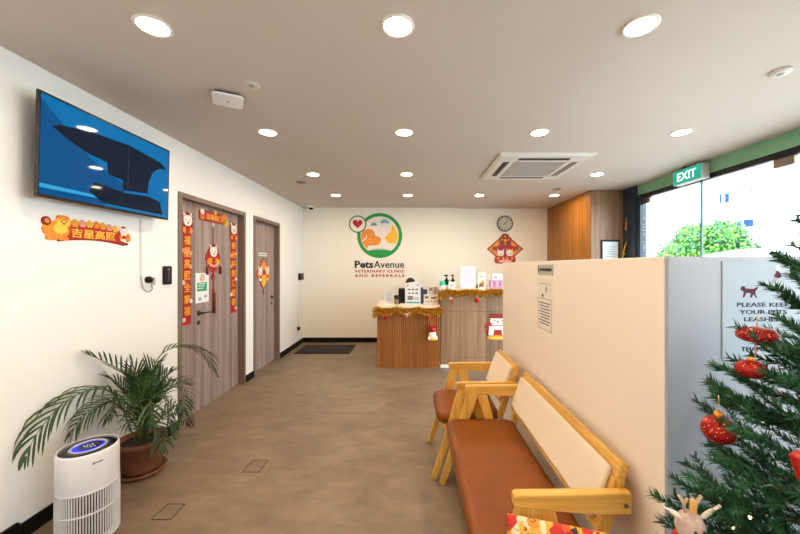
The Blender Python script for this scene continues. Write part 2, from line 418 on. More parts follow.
o = m1.build('shell', WHITE, ap, .004, world=False); o.data.transform(Matrix.Rotation(-PI/2, 4, 'X')); o.data.transform(Matrix.Translation((0, 0, -.028)))
MB().lathe([(.001, -.039), (.008, -.039), (.009, -.035), (.001, -.035)], n=12).build('indicator', GREY, ap, world=False)
def puck(name, label, x, y, r, h, mt, cat='ceiling device'):
    t = thing(name, label, cat, (x, y, ZC))
    MB().lathe([(.001, -h), (r*.8, -h), (r*.97, -h*.7), (r, 0), (.001, 0)], n=28).build('cover', mt, t, world=False)
    MB().lathe([(.001, -h-.004), (r*.3, -h-.004), (r*.34, -h), (.001, -h)], n=16).build('cap', GREY, t, world=False)
CW = mat('ceiling_device_white', (.62, .58, .55), .5)
puck('ceiling_cover_plate', 'flat round cover plate on ceiling beside the access point', -.98, 2.047, .05, .006, CW)
puck('smoke_detector', 'small brownish round detector on ceiling above the left doors', -1.46, 4.41, .062, .018, mat('tan_plastic', (.30, .24, .20), .5))
puck('smoke_detector', 'small round detector on the ceiling between air conditioner and logo wall', 2.08, 4.81, .055, .018, mat('tan_plastic', (.30, .24, .20), .5))
puck('smoke_detector', 'white round detector on ceiling at the upper right near the glass front', 2.09, 1.90, .05, .02, CW)
cc = thing('security_camera', 'small white dome security camera at the far left ceiling corner', 'camera', (-1.87, 6.2, ZC))
MB().lathe([(.001, -.03), (.055, -.03), (.065, -.02), (.065, 0), (.001, 0)], n=24).build('housing', WHITE, cc, world=False)
MB().lathe([(.001, -.065), (.02, -.062), (.036, -.05), (.042, -.03), (.001, -.03)], n=24).build('dome', mat('camera_dome', (.01, .01, .01), .1), cc, world=False)
# exit sign
ex = thing('exit_sign', 'green illuminated EXIT sign box hung from the ceiling by the glass front', 'exit sign', (3.0, 3.66, 2.36), -PI/2)
L2 = .19
MB().box(-L2, .002, .0, L2, .088, .16).build('housing', mat('sign_grey', (.45, .45, .44), .5), ex, .004, world=False)
MB().box(-L2+.004, -.003, .006, L2-.004, .002, .154).build('green_face', mat('exit_green', (.0, .12, .085), .3, emit=(0, .30, .20), es=.7), ex, .002, world=False)
MB().text('EXIT', 0, .08, .088, -.0045, -.003, bold=.008, width=.25).build('lettering', mat('exit_white', (.9, .9, .9), .4, emit=(.75, 1, .9), es=.9), ex, world=False)
MB().box(-.12, .03, .16, -.09, .06, ZC-2.36).box(.09, .03, .16, .12, .06, ZC-2.36).build('bracket', GREY, ex, world=False)

# ================================================================== television
tv = thing('television', 'wall-mounted flat television showing a dark shape on blue', 'television', (XL, 2.214, 1.81), PI/2)
yy0, yy1 = 1.739, 2.684; c0 = 2.2115; hh = .558
# local: x along the wall (world Y), -y out of the wall; leaning forward a touch
TX = -1.952
def tvp(u, v, out=0): return (TX+.012*(v/hh)+out, c0-.4725+u, 1.81+v)   # u 0..0.945, v 0..0.558
mb = MB(); W_ = .945
mb.add([tvp(0, 0, -.014), tvp(W_, 0, -.014), tvp(W_, hh, -.014), tvp(0, hh, -.014), tvp(0, 0), tvp(W_, 0), tvp(W_, hh), tvp(0, hh)],
       [(0, 3, 2, 1), (4, 5, 6, 7), (0, 1, 5, 4), (1, 2, 6, 5), (2, 3, 7, 6), (3, 0, 4, 7)])
mb.build('housing', mat('tv_black', (.008, .008, .009), .25), tv, .003)
def scr(name, pts, out, m):
    mb = MB(); n = len(pts); v = [tvp(a*W_, b*hh, out) for a, b in pts]
    mb.add(v, [tuple(range(n))]); mb.add([tvp(a*W_, b*hh, .0002) for a, b in pts], [])
    return mb.build(name, m, tv)
def smat(name, c, e): return mat(name, (.004, .004, .005), .04, emit=c, es=e, spec=.13)
scr('screen', [(.014, .03), (.986, .03), (.986, .975), (.014, .975)], .0008, smat('screen_blue', (.0, .095, .25), 1.0))
sc_ = [ch for ch in tv.children if ch.name.startswith('screen')][0]
def pic(pts, out, m, nm='picture_shape'):
    o = scr(nm, pts, out, m); o.parent = sc_; return o
pic([(.014, .03), (.40, .03), (.60, .30), (.30, .52), (.014, .93)], .0010, smat('screen_deep_blue', (.0, .048, .15), 1.0))
pic([(.014, .13), (.43, .13), (.43, .10), (.014, .09)], .0012, smat('screen_light_blue', (.02, .22, .42), 1.0))
mblk = smat('screen_black', (.004, .008, .018), 1.0)
pic([(.07, .70), (.12, .745), (.30, .80), (.60, .83), (.90, .775), (.955, .72), (.945, .70), (.88, .68), (.82, .60), (.78, .46), (.77, .27),
     (.90, .23), (.93, .06), (.40, .06), (.30, .15), (.335, .27), (.55, .24), (.545, .38), (.43, .40), (.42, .53), (.28, .56), (.17, .62)], .0014, mblk)
pic([(.585, .26), (.59, .82), (.595, .82), (.59, .26)], .0017, smat('screen_grey', (.02, .03, .05), 1.0))
pic([(.555, .26), (.765, .30), (.77, .265), (.56, .235)], .0018, smat('screen_blue2', (.0, .10, .28), 1.0))
MB().box(XL, c0-.1, 1.95, XL+.02, c0+.1, 2.25).box(XL+.02, c0-.28, 1.88, TX-.014, c0+.28, 2.22).build('wall_bracket', BLACK, tv)
MB().box(TX+.001, c0+.43, 1.8125, TX+.0018, c0+.455, 1.8155).build('standby_mark', GREY, tv)
cb = thing('television_cable', 'thin grey cable running down from television to wall socket', 'cable', (XL+.006, 2.546, 1.3))
MB().box(XL, 2.540, 1.37, XL+.010, 2.553, 1.80).build('cable_cover', mat('conduit_white', (.70, .70, .70), .5), cb)
MB().tube(cr([(XL+.006, 2.546, 1.37), (XL+.02, 2.55, 1.28), (XL+.03, 2.585, 1.245), (XL+.035, 2.62, 1.265), (XL+.034, 2.612, 1.30)], 6), .0045, 6).build('cord', GREY, cb)
MB().lathe([(.001, 0), (.026, 0), (.028, .02), (.02, .034), (.001, .036)], n=20).build('plug', BLACK, cb)
pl = [ch for ch in cb.children if ch.name.startswith('plug')][0]
pl.data.transform(Matrix.Translation(-Vector((cb.location)))@Matrix.Translation((XL+.008, 2.605, 1.338)) @ Matrix.Rotation(PI/2, 4, 'Y') @ Matrix.Translation(Vector(cb.location)))
ws = thing('wall_socket', 'white double wall socket below the television', 'socket', (XL, 2.62, 1.28), PI/2)
MB().prism(rrect(-.065, -.0, .08, .088, .006), -.008, 0).build('plate', WHITE, ws, .002, world=False)
MB().box(.022, -.016, .016, .060, -.008, .074).build('switch', mat('lilac_grey', (.42, .38, .40), .5), ws, .003, world=False)
rm = thing('black_wall_reader', 'small black card reader on the wall beside the wide door', 'card reader', (XL, 2.815, 1.29), PI/2)
MB().prism(rrect(-.042, 0, .042, .155, .01), -.022, 0).build('case', BLACK, rm, .004, world=False)
MB().box(-.006, -.0245, .02, .006, -.022, .13).build('light_strip', DGREY, rm, world=False)
MB().lathe([(.001, 0), (.01, 0), (.01, .002), (.001, .002)], n=16).build('sensor_mark', GREY, rm, world=False)
sm_ = [c_ for c_ in rm.children if c_.name.startswith('sensor')][0]; sm_.data.transform(Matrix.Translation((0, -.022, .125)) @ Matrix.Rotation(PI/2, 4, 'X'))
# corner reader + conduit
y_ = XL*F/(300.6-U0)
cr_ = thing('wall_control_box', 'small black control box on left wall near the far corner', 'control box', (XL, 6.17, 1.19), PI/2)
MB().box(-.09, -.045, 0, .09, 0, .12).build('case', BLACK, cr_, .004, world=False)
MB().box(-.04, -.047, .04, .05, -.045, .09).build('display', mat('display_grey', (.10, .13, .16), .2), cr_, world=False)
MB().box(.0, -.012, -.95, .018, 0, 0).build('conduit', WHITE, cr_, world=False)
so_ = thing('wall_socket', 'low white wall socket with black plug by the far corner', 'socket', (XL, 6.02, .24), PI/2)
MB().prism(rrect(-.05, 0, .1, .15, .008), -.01, 0).build('plate', WHITE, so_, .002, world=False)
MB().box(-.03, -.05, .05, .035, -.01, .11).build('plug', BLACK, so_, .008, world=False)

# ================================================================== festive decorations
FM = [RED, GOLD, PWHITE, ORANGE, PINK, INK, DRED, YELL]
def critter(mb, x, z, s, d=.0, hood=0, body=3):
    """small generic animal: hooded white head with ears, body below; s = head half-width"""
    mb.prism(ell(x, z-s*1.55, s*1.05, s*.95, 20), -(d+.004), 0, body)
    mb.prism(ell(x-s*.75, z-s*1.5, s*.42, s*.5, 12), -(d+.006), 0, 3); mb.prism(ell(x+s*.75, z-s*1.5, s*.42, s*.5, 12), -(d+.006), 0, 3)
    mb.prism(ell(x, z-s*1.35, s*.5, s*.45, 12), -(d+.007), 0, 0)
    for q in (-1, 1):
        mb.prism([(x+q*s*.95, z+s*.25), (x+q*s*.98, z+s*1.35), (x+q*s*.25, z+s*.75)], -(d+.005), 0, 2)
        mb.prism([(x+q*s*.82, z+s*.45), (x+q*s*.86, z+s*1.1), (x+q*s*.42, z+s*.7)], -(d+.0062), 0, 4)
    mb.prism(ell(x, z+s*.95, s*.45, s*.4, 14), -(d+.0055), 0, hood)
    mb.prism(ell(x, z, s, s*.86, 24), -(d+.0075), 0, 2)
    for q in (-1, 1):
        mb.prism(ell(x+q*s*.42, z+s*.12, s*.10, s*.10, 10), -(d+.0085), 0, 5)
        mb.prism(ell(x+q*s*.62, z-s*.18, s*.15, s*.10, 10), -(d+.0083), 0, 4)
    mb.prism(ell(x, z-s*.1, s*.09, s*.07, 8), -(d+.0087), 0, 5); mb.prism(ell(x, z-s*.36, s*.2, s*.14, 10), -(d+.0085), 0, 0)
def flower(mb, x, z, r, mi, d, n=5):
    for k in range(n): mb.prism(ell(x+r*.6*math.cos(k*2*PI/n+.3), z+r*.6*math.sin(k*2*PI/n+.3), r*.5, r*.5, 10), -d, 0, mi)
    mb.prism(ell(x, z, r*.3, r*.3, 8), -d-.0015, 0, 1)
# banner under the television
bn = thing('festive_wall_banner', 'red and gold new year banner with four characters below the television', 'banner', (XL, 2.155, 1.66), PI/2)
mb = MB(); top = []; bot = []
for k in range(17):
    t = -1+2*k/16; top.append((.225*t+.02, .045-.02*t*t+.0)); bot.append((.225*t+.02, -.05-.022*t*t))
mb.prism(bot+top[::-1], -.006, 0, 6); mb.prism([(a*.985, b+.004) for a, b in bot]+[(a*.985, b-.004) for a, b in top][::-1], -.0075, 0, 0)
mb.build('scroll', FM, bn, world=False)
MB().text('吉星高照', .02, -.012, .058, -.0095, -.0075, 7, bold=.012, width=.30).build('lettering', FM, bn, world=False)
mb = MB()
for k in range(8):
    t = -.85+1.7*k/7; flower(mb, .19*t+.01, .052-.016*t*t, .022, (3, 1, 4, 7)[k % 4], .009)
mb.build('blossoms', FM, bn, world=False)
mb = MB()
mb.prism(ell(-.215, -.005, .072, .052, 24), -.011, 0, 3); mb.prism(ell(-.195, .005, .04, .032, 16), -.012, 0, 7)
mb.prism(ell(-.178, .048, .038, .030, 20), -.0125, 0, 7); mb.prism(ell(-.178, .068, .034, .016, 16), -.0135, 0, 3)
mb.prism(ell(-.268, .04, .022, .026, 14), -.011, 0, 6); mb.prism(ell(-.268, .04, .012, .015, 10), -.0125, 0, 3)
for k in (-.255, -.225, -.19, -.165): mb.prism(ell(k, -.053, .016, .012, 10), -.012, 0, 3)
for q in (-.192, -.165): mb.prism(ell(q, .045, .004, .005, 8), -.014, 0, 5)
mb.prism(ell(-.178, .034, .010, .005, 8), -.014, 0, 0)
mb.build('lion_figure', FM, bn, world=False)
mb = MB(); critter(mb, .235, .028, .028, .006, 6, 2)
mb.prism(ell(.275, -.012, .016, .030, 12), -.012, 0, 3); mb.prism(ell(.25, -.058, .022, .010, 10), -.012, 0, 6)
mb.build('animal_figure', FM, bn, world=False)
# couplets on door 1
def couplet(yc, label, chars, flip):
    t = thing('door_couplet', label, 'banner', (XD, yc, .89), PI/2, 'door couplets')
    MB().prism([(-.055, 0), (.055, .0), (.055, .93), (-.055, .93)], -.004, 0, 0).build('strip', FM, t, world=False)
    mb = MB()
    for k, ch in enumerate(chars): mb.text(ch, 0, .80-k*.112, .088, -.0065, -.004, 1, bold=.02)
    mb.build('lettering', FM, t, world=False)
    mb = MB(); mb.prism(rrect(-.08, .86, .08, 1.04, .04), -.006, 0, 6); critter(mb, 0, .985, .060, .005, 6, 0)
    mb.prism([(-.06, 1.04), (0, 1.07), (.06, 1.04), (.04, 1.01), (-.04, 1.01)], -.0075, 0, 6)
    mb.build('animal_figure', FM, t, world=False)
    mb = MB()
    for x, z in ((-.052, .70), (.052, .55), (-.052, .40), (.052, .22), (-.045, .05), (.05, .68)): flower(mb, x*flip, z, .020, 4 if z > .5 else 2, .008)
    mb.build('blossoms', FM, t, world=False)
couplet(3.17, 'red couplet strip with gold characters on the left edge of wide door', '福星高照全家福', 1)
couplet(3.995, 'red couplet strip with gold characters on the right edge of wide door', '春光耀辉满堂春', -1)
hb = thing('door_header_banner', 'short horizontal red and gold banner across the top of wide door', 'banner', (XD, 3.60, 1.965), PI/2)
MB().prism(rrect(-.25, -.055, .25, .055, .03), -.005, 0, 6).prism(rrect(-.235, -.045, .235, .045, .025), -.006, 0, 0).build('plaque', FM, hb, world=False)
MB().text('五福临门', 0.0, -.002, .062, -.0085, -.006, 1, bold=.02, width=.28).build('lettering', FM, hb, world=False)
mb = MB(); critter(mb, -.205, .03, .030, .004, 3, 3); flower(mb, .19, .02, .05, 3, .009); flower(mb, .225, -.03, .04, 7, .009); flower(mb, .02, .058, .025, 7, .009)
mb.build('ornament_figures', FM, hb, world=False)
# hanging pendant
hp = thing('hanging_pendant', 'red hanging pendant with white animal and tassel on wide door', 'decoration', (XD, 3.585, 1.38), PI/2)
mb = MB()
for k in range(4): mb.prism(ell(.055*math.cos(k*PI/2+PI/4*0), .15+.075*math.sin(k*PI/2), .075, .08, 20), -.006, 0, 0)
mb.prism(ell(0, .15, .115, .12, 28), -.005, 0, 6)
mb.build('medallion', FM, hp, world=False)
mb = MB(); critter(mb, 0, .215, .062, .005, 6, 0); flower(mb, -.08, .11, .03, 1, .010); flower(mb, .08, .11, .03, 7, .010)
for q in (-1, 0, 1): mb.prism(ell(q*.045, .062+abs(q)*.01, .022, .016, 10), -.014, 0, 4)
mb.build('animal_figure', FM, hp, world=False)
MB().tube([(0, -.004, .30), (0, -.004, .50)], .004, 6, 0).box(-.01, -.006, .485, .01, 0, .525, 2).build('hanging_cord', FM, hp, world=False)
mb = MB().prism([(-.035, -.05), (0, -.10), (.035, -.05), (0, 0)], -.008, -.001, 0).tube([(0, -.005, 0), (0, -.005, .04)], .004, 6, 0).tube([(0, -.005, -.09), (0, -.005, -.20)], .006, 6, 0)
mb.prism(ell(0, -.19, .02, .022, 12), -.012, -.001, 0)
mb.build('knot', FM, hp, world=False)
MB().lathe([(.004, .03), (.014, .01), (.015, -.20), (.001, -.20)], (0, -.016, -.24), 12, 6).build('tassel', FM, hp, world=False)
for q in (-1, 1):
    MB().tube([(q*.115, -.006, .11), (q*.118, -.006, .06)], .003, 6, 0).lathe([(.004, .02), (.013, 0), (.014, -.07), (.001, -.07)], (q*.118, -.015, .045), 10, 6).build('tassel', FM, hp, world=False)
# notice on door 1
nn = thing('door_notice', 'white notice with a green block taped on the wide door', 'notice', (XD, 3.405, 1.075), PI/2)
MB().box(-.107, -.0015, 0, .107, 0, .30).build('sheet', PAPER, nn, world=False)
MB().box(-.085, -.0022, .115, .075, -.0015, .205).build('green_block', mat('notice_green', (.02, .36, .20), .5), nn, world=False)
mb = MB()
for k in range(3): mb.box(-.07, -.0028, .185-k*.022, .05-.02*k, -.0022, .192-k*.022)
mb.build('text_lines', PAPER, nn, world=False)
mb = MB().prism(ell(.0, .245, .045, .03, 14), -.0022, -.0015, 0).prism(ell(-.02, .235, .02, .02, 10), -.003, -.0015, 1).box(-.03, -.0022, .275, .02, -.0015, .285, 2).prism(ell(.05, .06, .03, .015, 12), -.0022, -.0015, 3).prism(ell(-.04, .04, .03, .02, 12), -.0022, -.0015, 3)
mb.build('picture', [mat('np1', (.62, .50, .42), .5), PINK, INKG, mat('np2', (.22, .45, .55), .5)], nn, world=False)
# door 2 decorations
rs = thing('door_number_plate', 'tiny pale sign plate above the diamond on the narrower door', 'sign', (XD, 4.80, 1.585), PI/2)
MB().box(-.15, -.003, 0, .13, 0, .018).box(-.15, -.003, .030, .13, 0, .05).build('plate', mat('plate_pale', (.62, .70, .66), .4), rs, world=False)
dd = thing('diamond_door_ornament', 'red and gold diamond ornament on the narrower door', 'decoration', (XD, 4.80, 1.335), PI/2)
def diamond(t, w_, h_, chars, k=1):
    MB().prism([(-w_, 0), (0, -h_), (w_, 0), (0, h_)], -.005, 0, 6).prism([(-w_*.9, 0), (0, -h_*.9), (w_*.9, 0), (0, h_*.9)], -.0065, 0, 3 if k else 0).prism([(-w_*.62, 0), (0, -h_*.62), (w_*.62, 0), (0, h_*.62)], -.008, 0, 0).build('board', FM, t, world=False)
diamond(dd, .235, .235, '')
MB().text('福', 0, .10, .10, -.011, -.006, 1, bold=.02).text('春', 0, -.07, .12, -.0115, -.006, 7, bold=.02).build('lettering', FM, dd, world=False)
mb = MB(); critter(mb, -.11, .035, .055, .008, 3, 2); critter(mb, .115, .035, .055, .008, 3, 7)
mb.prism(ell(0, -.14, .05, .035, 14), -.012, 0, 7); mb.build('animal_figures', FM, dd, world=False)
MB().prism([(-.02, -.235), (.02, -.235), (.012, -.30), (-.012, -.30)], -.006, 0, 6).build('tail', FM, dd, world=False)

# ================================================================== far wall: logo, clock, diamond
def far(px, py, Y=YF): return (px-U0)*Y/F, H-(py-V0)*Y/F
k = YF/F
lx, lz = far(379.7, 235.6); lg = thing('clinic_logo_sign', 'round green-ringed dog and cat logo with clinic name on far wall', 'sign', (lx, YF, lz))
LG = mat('logo_green', (.0, .30, .05), .5); LGD = mat('logo_dark_green', (.0, .20, .06), .5)
R0 = 22.5*k
MB().prism(ell(0, 0, R0, n=64), -.006, 0).build('green_ring', LG, lg, world=False)
MB().prism(ell(0, 0, R0*.85, n=56), -.008, 0).build('picture_ground', mat('logo_ground', (.84, .76, .72), .6), lg, world=False)
mb = MB()
arc = [(R0*.85*math.cos(a), R0*.85*math.sin(a)) for a in [PI+.90+(PI-1.80)*i/20 for i in range(21)]]
gr = [];
x_a, x_b = arc[-1][0], arc[0][0]
for i in range(23):
    t = i/22; x = x_a+(x_b-x_a)*t; gr.append((x, arc[0][1]+(.004 if i % 2 else .045)*min(1, 3*t, 3*(1-t))))
mb.prism(arc+gr, -.010, -.002); mb.build('grass', LG, lg, world=False)
def Lp(pts):  # zoomed logo pixels (5.333 per px, origin 330,200, centre at 265,190) to local metres
    return [((x-265)/5.333*k, -(y-190)/5.333*k) for x, y in pts]
dog = Lp([(165, 190), (172, 170), (186, 158), (208, 154), (228, 160), (238, 174), (243, 190), (262, 196), (273, 204), (270, 226), (258, 240), (236, 243), (222, 242), (204, 246), (198, 262), (192, 256), (176, 236), (166, 212)])
MB().prism(dog, -.010, -.002).build('dog_head', mat('logo_orange', (.80, .27, .03), .5), lg, world=False)
cat = Lp([(290, 205), (300, 192), (316, 178), (326, 168), (331, 132), (346, 148), (358, 172), (363, 196), (358, 218), (346, 240), (335, 232), (318, 230), (306, 226), (302, 214)])
MB().prism(cat, -.010, -.002).build('cat_head', mat('logo_yellow', (.95, .50, .02), .5), lg, world=False)
mb = MB()
for x, y in ((222, 186), (322, 190)): q = Lp([(x, y)])[0]; mb.prism(ell(q[0], q[1], .008, .008, 10), -.0115, -.002)
q = Lp([(172, 214), (184, 210), (192, 198), (194, 186), (197, 186), (196, 200), (188, 214), (176, 219)]); mb.prism(q, -.0115, -.002)
mb.build('face_marks', PWHITE, lg, world=False)
mb = MB()
for cx_, cy_, s_ in ((234, 131, 1), (292, 115, 1.35)):
    for dx, dy, r in ((-10, 2, 8), (0, -3, 11), (10, 2, 8)):
        q = Lp([(cx_+dx*s_, cy_+dy*s_)])[0]; mb.prism(ell(q[0], q[1], r*s_/5.333*k, r*s_/5.333*k*.8, 16), -.010, -.002)
mb.build('clouds', mat('logo_blue', (.28, .55, .70), .5), lg, world=False)
q = Lp([(148, 129)])[0]; r1 = 8.7*k
MB().prism(ell(q[0], q[1], r1, n=40), -.011, 0).build('small_ring', LGD, lg, world=False)
MB().prism(ell(q[0], q[1], r1*.86, n=40), -.0125, 0).build('small_disc', mat('logo_cream', (.84, .80, .70), .5), lg, world=False)
ht = []
for i in range(32):
    a = 2*PI*i/32; ht.append((q[0]+5.0*k*math.sin(a)**3, q[1]+5.0*k*(13*math.cos(a)-5*math.cos(2*a)-2*math.cos(3*a)-math.cos(4*a))/16+.01))
MB().prism(ht, -.014, -.002).build('heart', mat('logo_red', (.50, .0, .02), .5), lg, world=False)
ax, az = far(354.7, 264.4); bx, _ = far(373.3, 0); cx2, _ = far(404.3, 0)
MB().text('Pets', ax-lx, az-lz, 7.4*k, -.006, 0, 0, bold=.035, width=bx-ax, align='L').text('Avenue', bx-lx+.008, az-lz, 7.2*k, -.006, 0, 0, bold=.012, width=cx2-bx-.008, align='L').build('name_lettering', INK, lg, world=False)
MR = mat('logo_text_red', (.40, .01, .02), .5)
_, z1 = far(0, 271.2); _, z2 = far(0, 275.6)
MB().text('VETERINARY CLINIC', ax-lx, z1-lz, 2.8*k, -.006, 0, 0, bold=.03, width=cx2-ax, align='L', spacing=1.25).build('subtitle_lettering', MR, lg, world=False)
MB().text('AND REFERRALS', ax-lx, z2-lz, 2.8*k, -.006, 0, 0, bold=.03, width=cx2-ax, align='L', spacing=1.4).build('subtitle_lettering', MR, lg, world=False)
YA = YF2+.03
qx, qz = far(504.7, 223.7, YA); ck = thing('wall_clock', 'round wall clock with dark rim above the diamond ornament', 'clock', (qx, YA, qz))
MB().prism(ell(0, 0, .155, n=40), -.03, 0).build('rim', mat('clock_rim', (.035, .03, .025), .3), ck, .005, world=False)
MB().prism(ell(0, 0, .130, n=40), -.031, 0).build('dial', mat('clock_dial', (.50, .46, .40), .4), ck, world=False)
mb = MB()
for i in range(12):
    a = i*PI/6; c_, s_ = math.cos(a), math.sin(a)
    mb.prism([(.095*c_-.006*s_, .095*s_+.006*c_), (.120*c_-.006*s_, .120*s_+.006*c_), (.120*c_+.006*s_, .120*s_-.006*c_), (.095*c_+.006*s_, .095*s_-.006*c_)], -.0325, -.03)
mb.build('hour_marks', INK, ck, world=False)
for a, l_, w_, n_ in ((PI*.28, .095, .006, 'minute_hand'), (PI*1.22, .075, .008, 'hour_hand')):
    c_, s_ = math.cos(a), math.sin(a)
    MB().prism([(-.02*c_-w_*s_, -.02*s_+w_*c_), (l_*c_-.002*s_, l_*s_+.002*c_), (l_*c_+.002*s_, l_*s_-.002*c_), (-.02*c_+w_*s_, -.02*s_-w_*c_)], -.036, -.031).build(n_, INK, ck, world=False)
qx, qz = far(505, 249, YA); dm = thing('diamond_wall_ornament', 'large red and gold diamond ornament below the wall clock', 'decoration', (qx, YA, qz))
diamond(dm, .35, .30, '', 1)
mb = MB()
for x, z, r in ((0, .235, .075), (-.06, .19, .06), (.06, .19, .06), (0, .13, .11)): mb.prism(ell(x, z, r, r*.85, 18), -.012, 0, 6)
for x, z, r in ((0, .24, .055), (-.065, .18, .05), (.065, .18, .05), (0, .10, .05)): flower(mb, x, z, r, 0, .014)
mb.build('upper_board', FM, dm, world=False)
MB().prism(rrect(-.20, -.28, .20, -.13, .05), -.010, 0, 0).build('lower_board', FM, dm, world=False)
MB().text('春', -.215, .015, .085, -.011, -.006, 6, bold=.02).text('福', .215, .015, .085, -.011, -.006, 6, bold=.02).text('福', 0, .165, .055, -.0165, -.006, 1, bold=.02).build('lettering', FM, dm, world=False)
mb = MB(); critter(mb, -.085, -.085, .062, .010, 6, 0); critter(mb, .085, -.085, .062, .010, 1, 0)
mb.prism(ell(0, -.235, .13, .03, 20), -.018, 0, 4); mb.build('animal_figures', FM, dm, world=False)

# ================================================================== reception counters
YC = 4.75
lc = thing('low_reception_counter', 'low reception counter faced with fluted orange-brown slats', 'counter', (-.05, 5.05, 0))
MB().box(-.497, YC+.022, .0, .395, 5.36, .845).build('body', TEAK, lc)
mb = MB(); n = 34; wd = .895/n
for i in range(n):
    x = -.498+wd*(i+.5); r = wd*.42
    mb.loft([[(x+r*math.cos(PI+PI*j/6), YC+.02+.018*math.sin(PI+PI*j/6), z) for j in range(7)]+[(x+r, YC+.022, z), (x-r, YC+.022, z)] for z in (.0, .845)], 0, False)
mb.build('fluted_front', FLUTE, lc)
MB().box(-.505, YC-.006, .846, .395, 5.36, .890).build('countertop', CREAMTOP, lc, .004)
hc = thing('high_reception_counter', 'tall reception counter in grey-brown wood running behind the partition', 'counter', (1.15, 5.05, 0))
MB().box(.405, YC+.02, .05, 1.90, 5.36, 1.085).build('body', ASH, hc)
for a, b in ((.05, .148), (.152, .797), (.801, 1.085)): MB().box(.405, YC, a, 1.90, YC+.0195, b).build('front_panel', ASH, hc, .0015)
MB().box(.405, YC+.008, 0, 1.90, 5.34, .049).build('plinth', WHITE, hc)
MB().box(.399, YC-.012, 1.086, 1.905, 5.38, 1.118).build('countertop', CREAMTOP, hc, .004)
# tinsel garlands
def garland(label, pts, r, dens, seed):
    rnd = random.Random(seed); t = thing('tinsel_garland', label, 'garland', tuple(pts[0]), 0, 'gold tinsel garlands')
    path = cr(pts, 10); mb = MB(); mb.tube(path, .008, 6, 1)
    for i in range(len(path)-1):
        a, b = path[i], path[i+1]
        for _ in range(int((b-a).length*dens)+1):
            p = a.lerp(b, rnd.random()); d = Vector((rnd.gauss(0, 1), rnd.gauss(0, .8), rnd.gauss(0, 1))).normalized()
            if d.y > 0: d.y = -d.y*.6
            e = p+d*r*rnd.uniform(.6, 1.15); s_ = d.cross(Vector((rnd.random(), rnd.random(), rnd.random()))).normalized()*.0035
            mb.add([p-s_, p+s_, e+s_*1.2, e-s_*1.2], [(0, 1, 2, 3)], rnd.choice((0, 0, 0, 1, 2)))
    mb.build('tinsel', [mat('tinsel_gold', (.72, .34, .03), .35, .2), mat('tinsel_green_gold', (.28, .19, .02), .4, .2), mat('tinsel_bright', (.95, .58, .10), .3, .3)], t)
yg = YC-.045
garland('gold tinsel garland drooping along the low fluted counter', [Vector((-.51, yg, .74))]+[Vector((-.51+.9*i/12, yg, .835-.0-(.060 if i % 4 == 2 else .03 if i % 2 else .005))) for i in range(0, 13)]+[Vector((.385, yg, .76))], .055, 2600, 3)
garland('gold tinsel garland along the top edge of the tall counter', [Vector((.42, yg, .99)), Vector((.43, yg, 1.06))]+[Vector((.48+1.38*i/16, yg, 1.075-(.022 if i % 4 == 2 else .0))) for i in range(0, 17)], .056, 2600, 4)
def small_orn(name, label, px, py, s, kind):
    Y = YC-.115; p = P(px, py, Y); t = thing(name, label, 'ornament', tuple(p), 0, 'small red ornaments on the counters')
    MB().tube([p+Vector((0, 0, s*.8)), p+Vector((0, .02, s*2.4))], .002, 5).build('loop', GOLD, t)
    if kind == 'ball':
        MB().ball(p, (s, s, s), 0, 14, 8).build('ball', RED, t); MB().lathe([(.001, s*.9), (s*.3, s*.9), (s*.3, s*1.15), (.001, s*1.15)], tuple(p), 10).build('cap', GOLD, t)
    elif kind == 'stocking':
        MB().prism([(p.x-s*.6, p.z+s), (p.x+s*.5, p.z+s), (p.x+s*.5, p.z-s*.2), (p.x+s*1.1, p.z-s*.9), (p.x+s*.5, p.z-s*1.4), (p.x-s*.6, p.z-s*.6)], p.y-s*.3, p.y+s*.3).build('sock', RED, t, .004)
        MB().box(p.x-s*.75, p.y-s*.4, p.z+s*.7, p.x+s*.65, p.y+s*.4, p.z+s*1.3).build('cuff', PWHITE, t, .004)
    else:
        MB().prism([(p.x, p.z), (p.x-s, p.z+s*.7), (p.x-s*1.1, p.z-s*.4)], p.y-.006, p.y+.006).prism([(p.x, p.z), (p.x+s, p.z+s*.7), (p.x+s*1.1, p.z-s*.4)], p.y-.006, p.y+.006).build('bow', PINK, t, .003)
        MB().ball(p, s*.3, 0, 10, 6).prism([(p.x-s*.15, p.z), (p.x+s*.15, p.z), (p.x+s*.3, p.z-s*1.3), (p.x-s*.1, p.z-s*1.3)], p.y-.004, p.y+.004).build('knot', PWHITE, t)
small_orn('red_bauble', 'small red bauble on the left of low counter garland', 386, 317.5, .030, 'ball')
small_orn('ribbon_bow', 'small pale ribbon bow on the middle of low counter garland', 407, 314, .032, 'bow')
small_orn('red_bauble', 'small red bauble on the right of low counter garland', 428, 317.5, .028, 'ball')
small_orn('small_stocking', 'tiny red stocking with white cuff on the tall counter garland', 451, 300.5, .030, 'stocking')
small_orn('red_bauble', 'red bauble on the tall counter garland beside the partition', 477, 300, .038, 'ball')
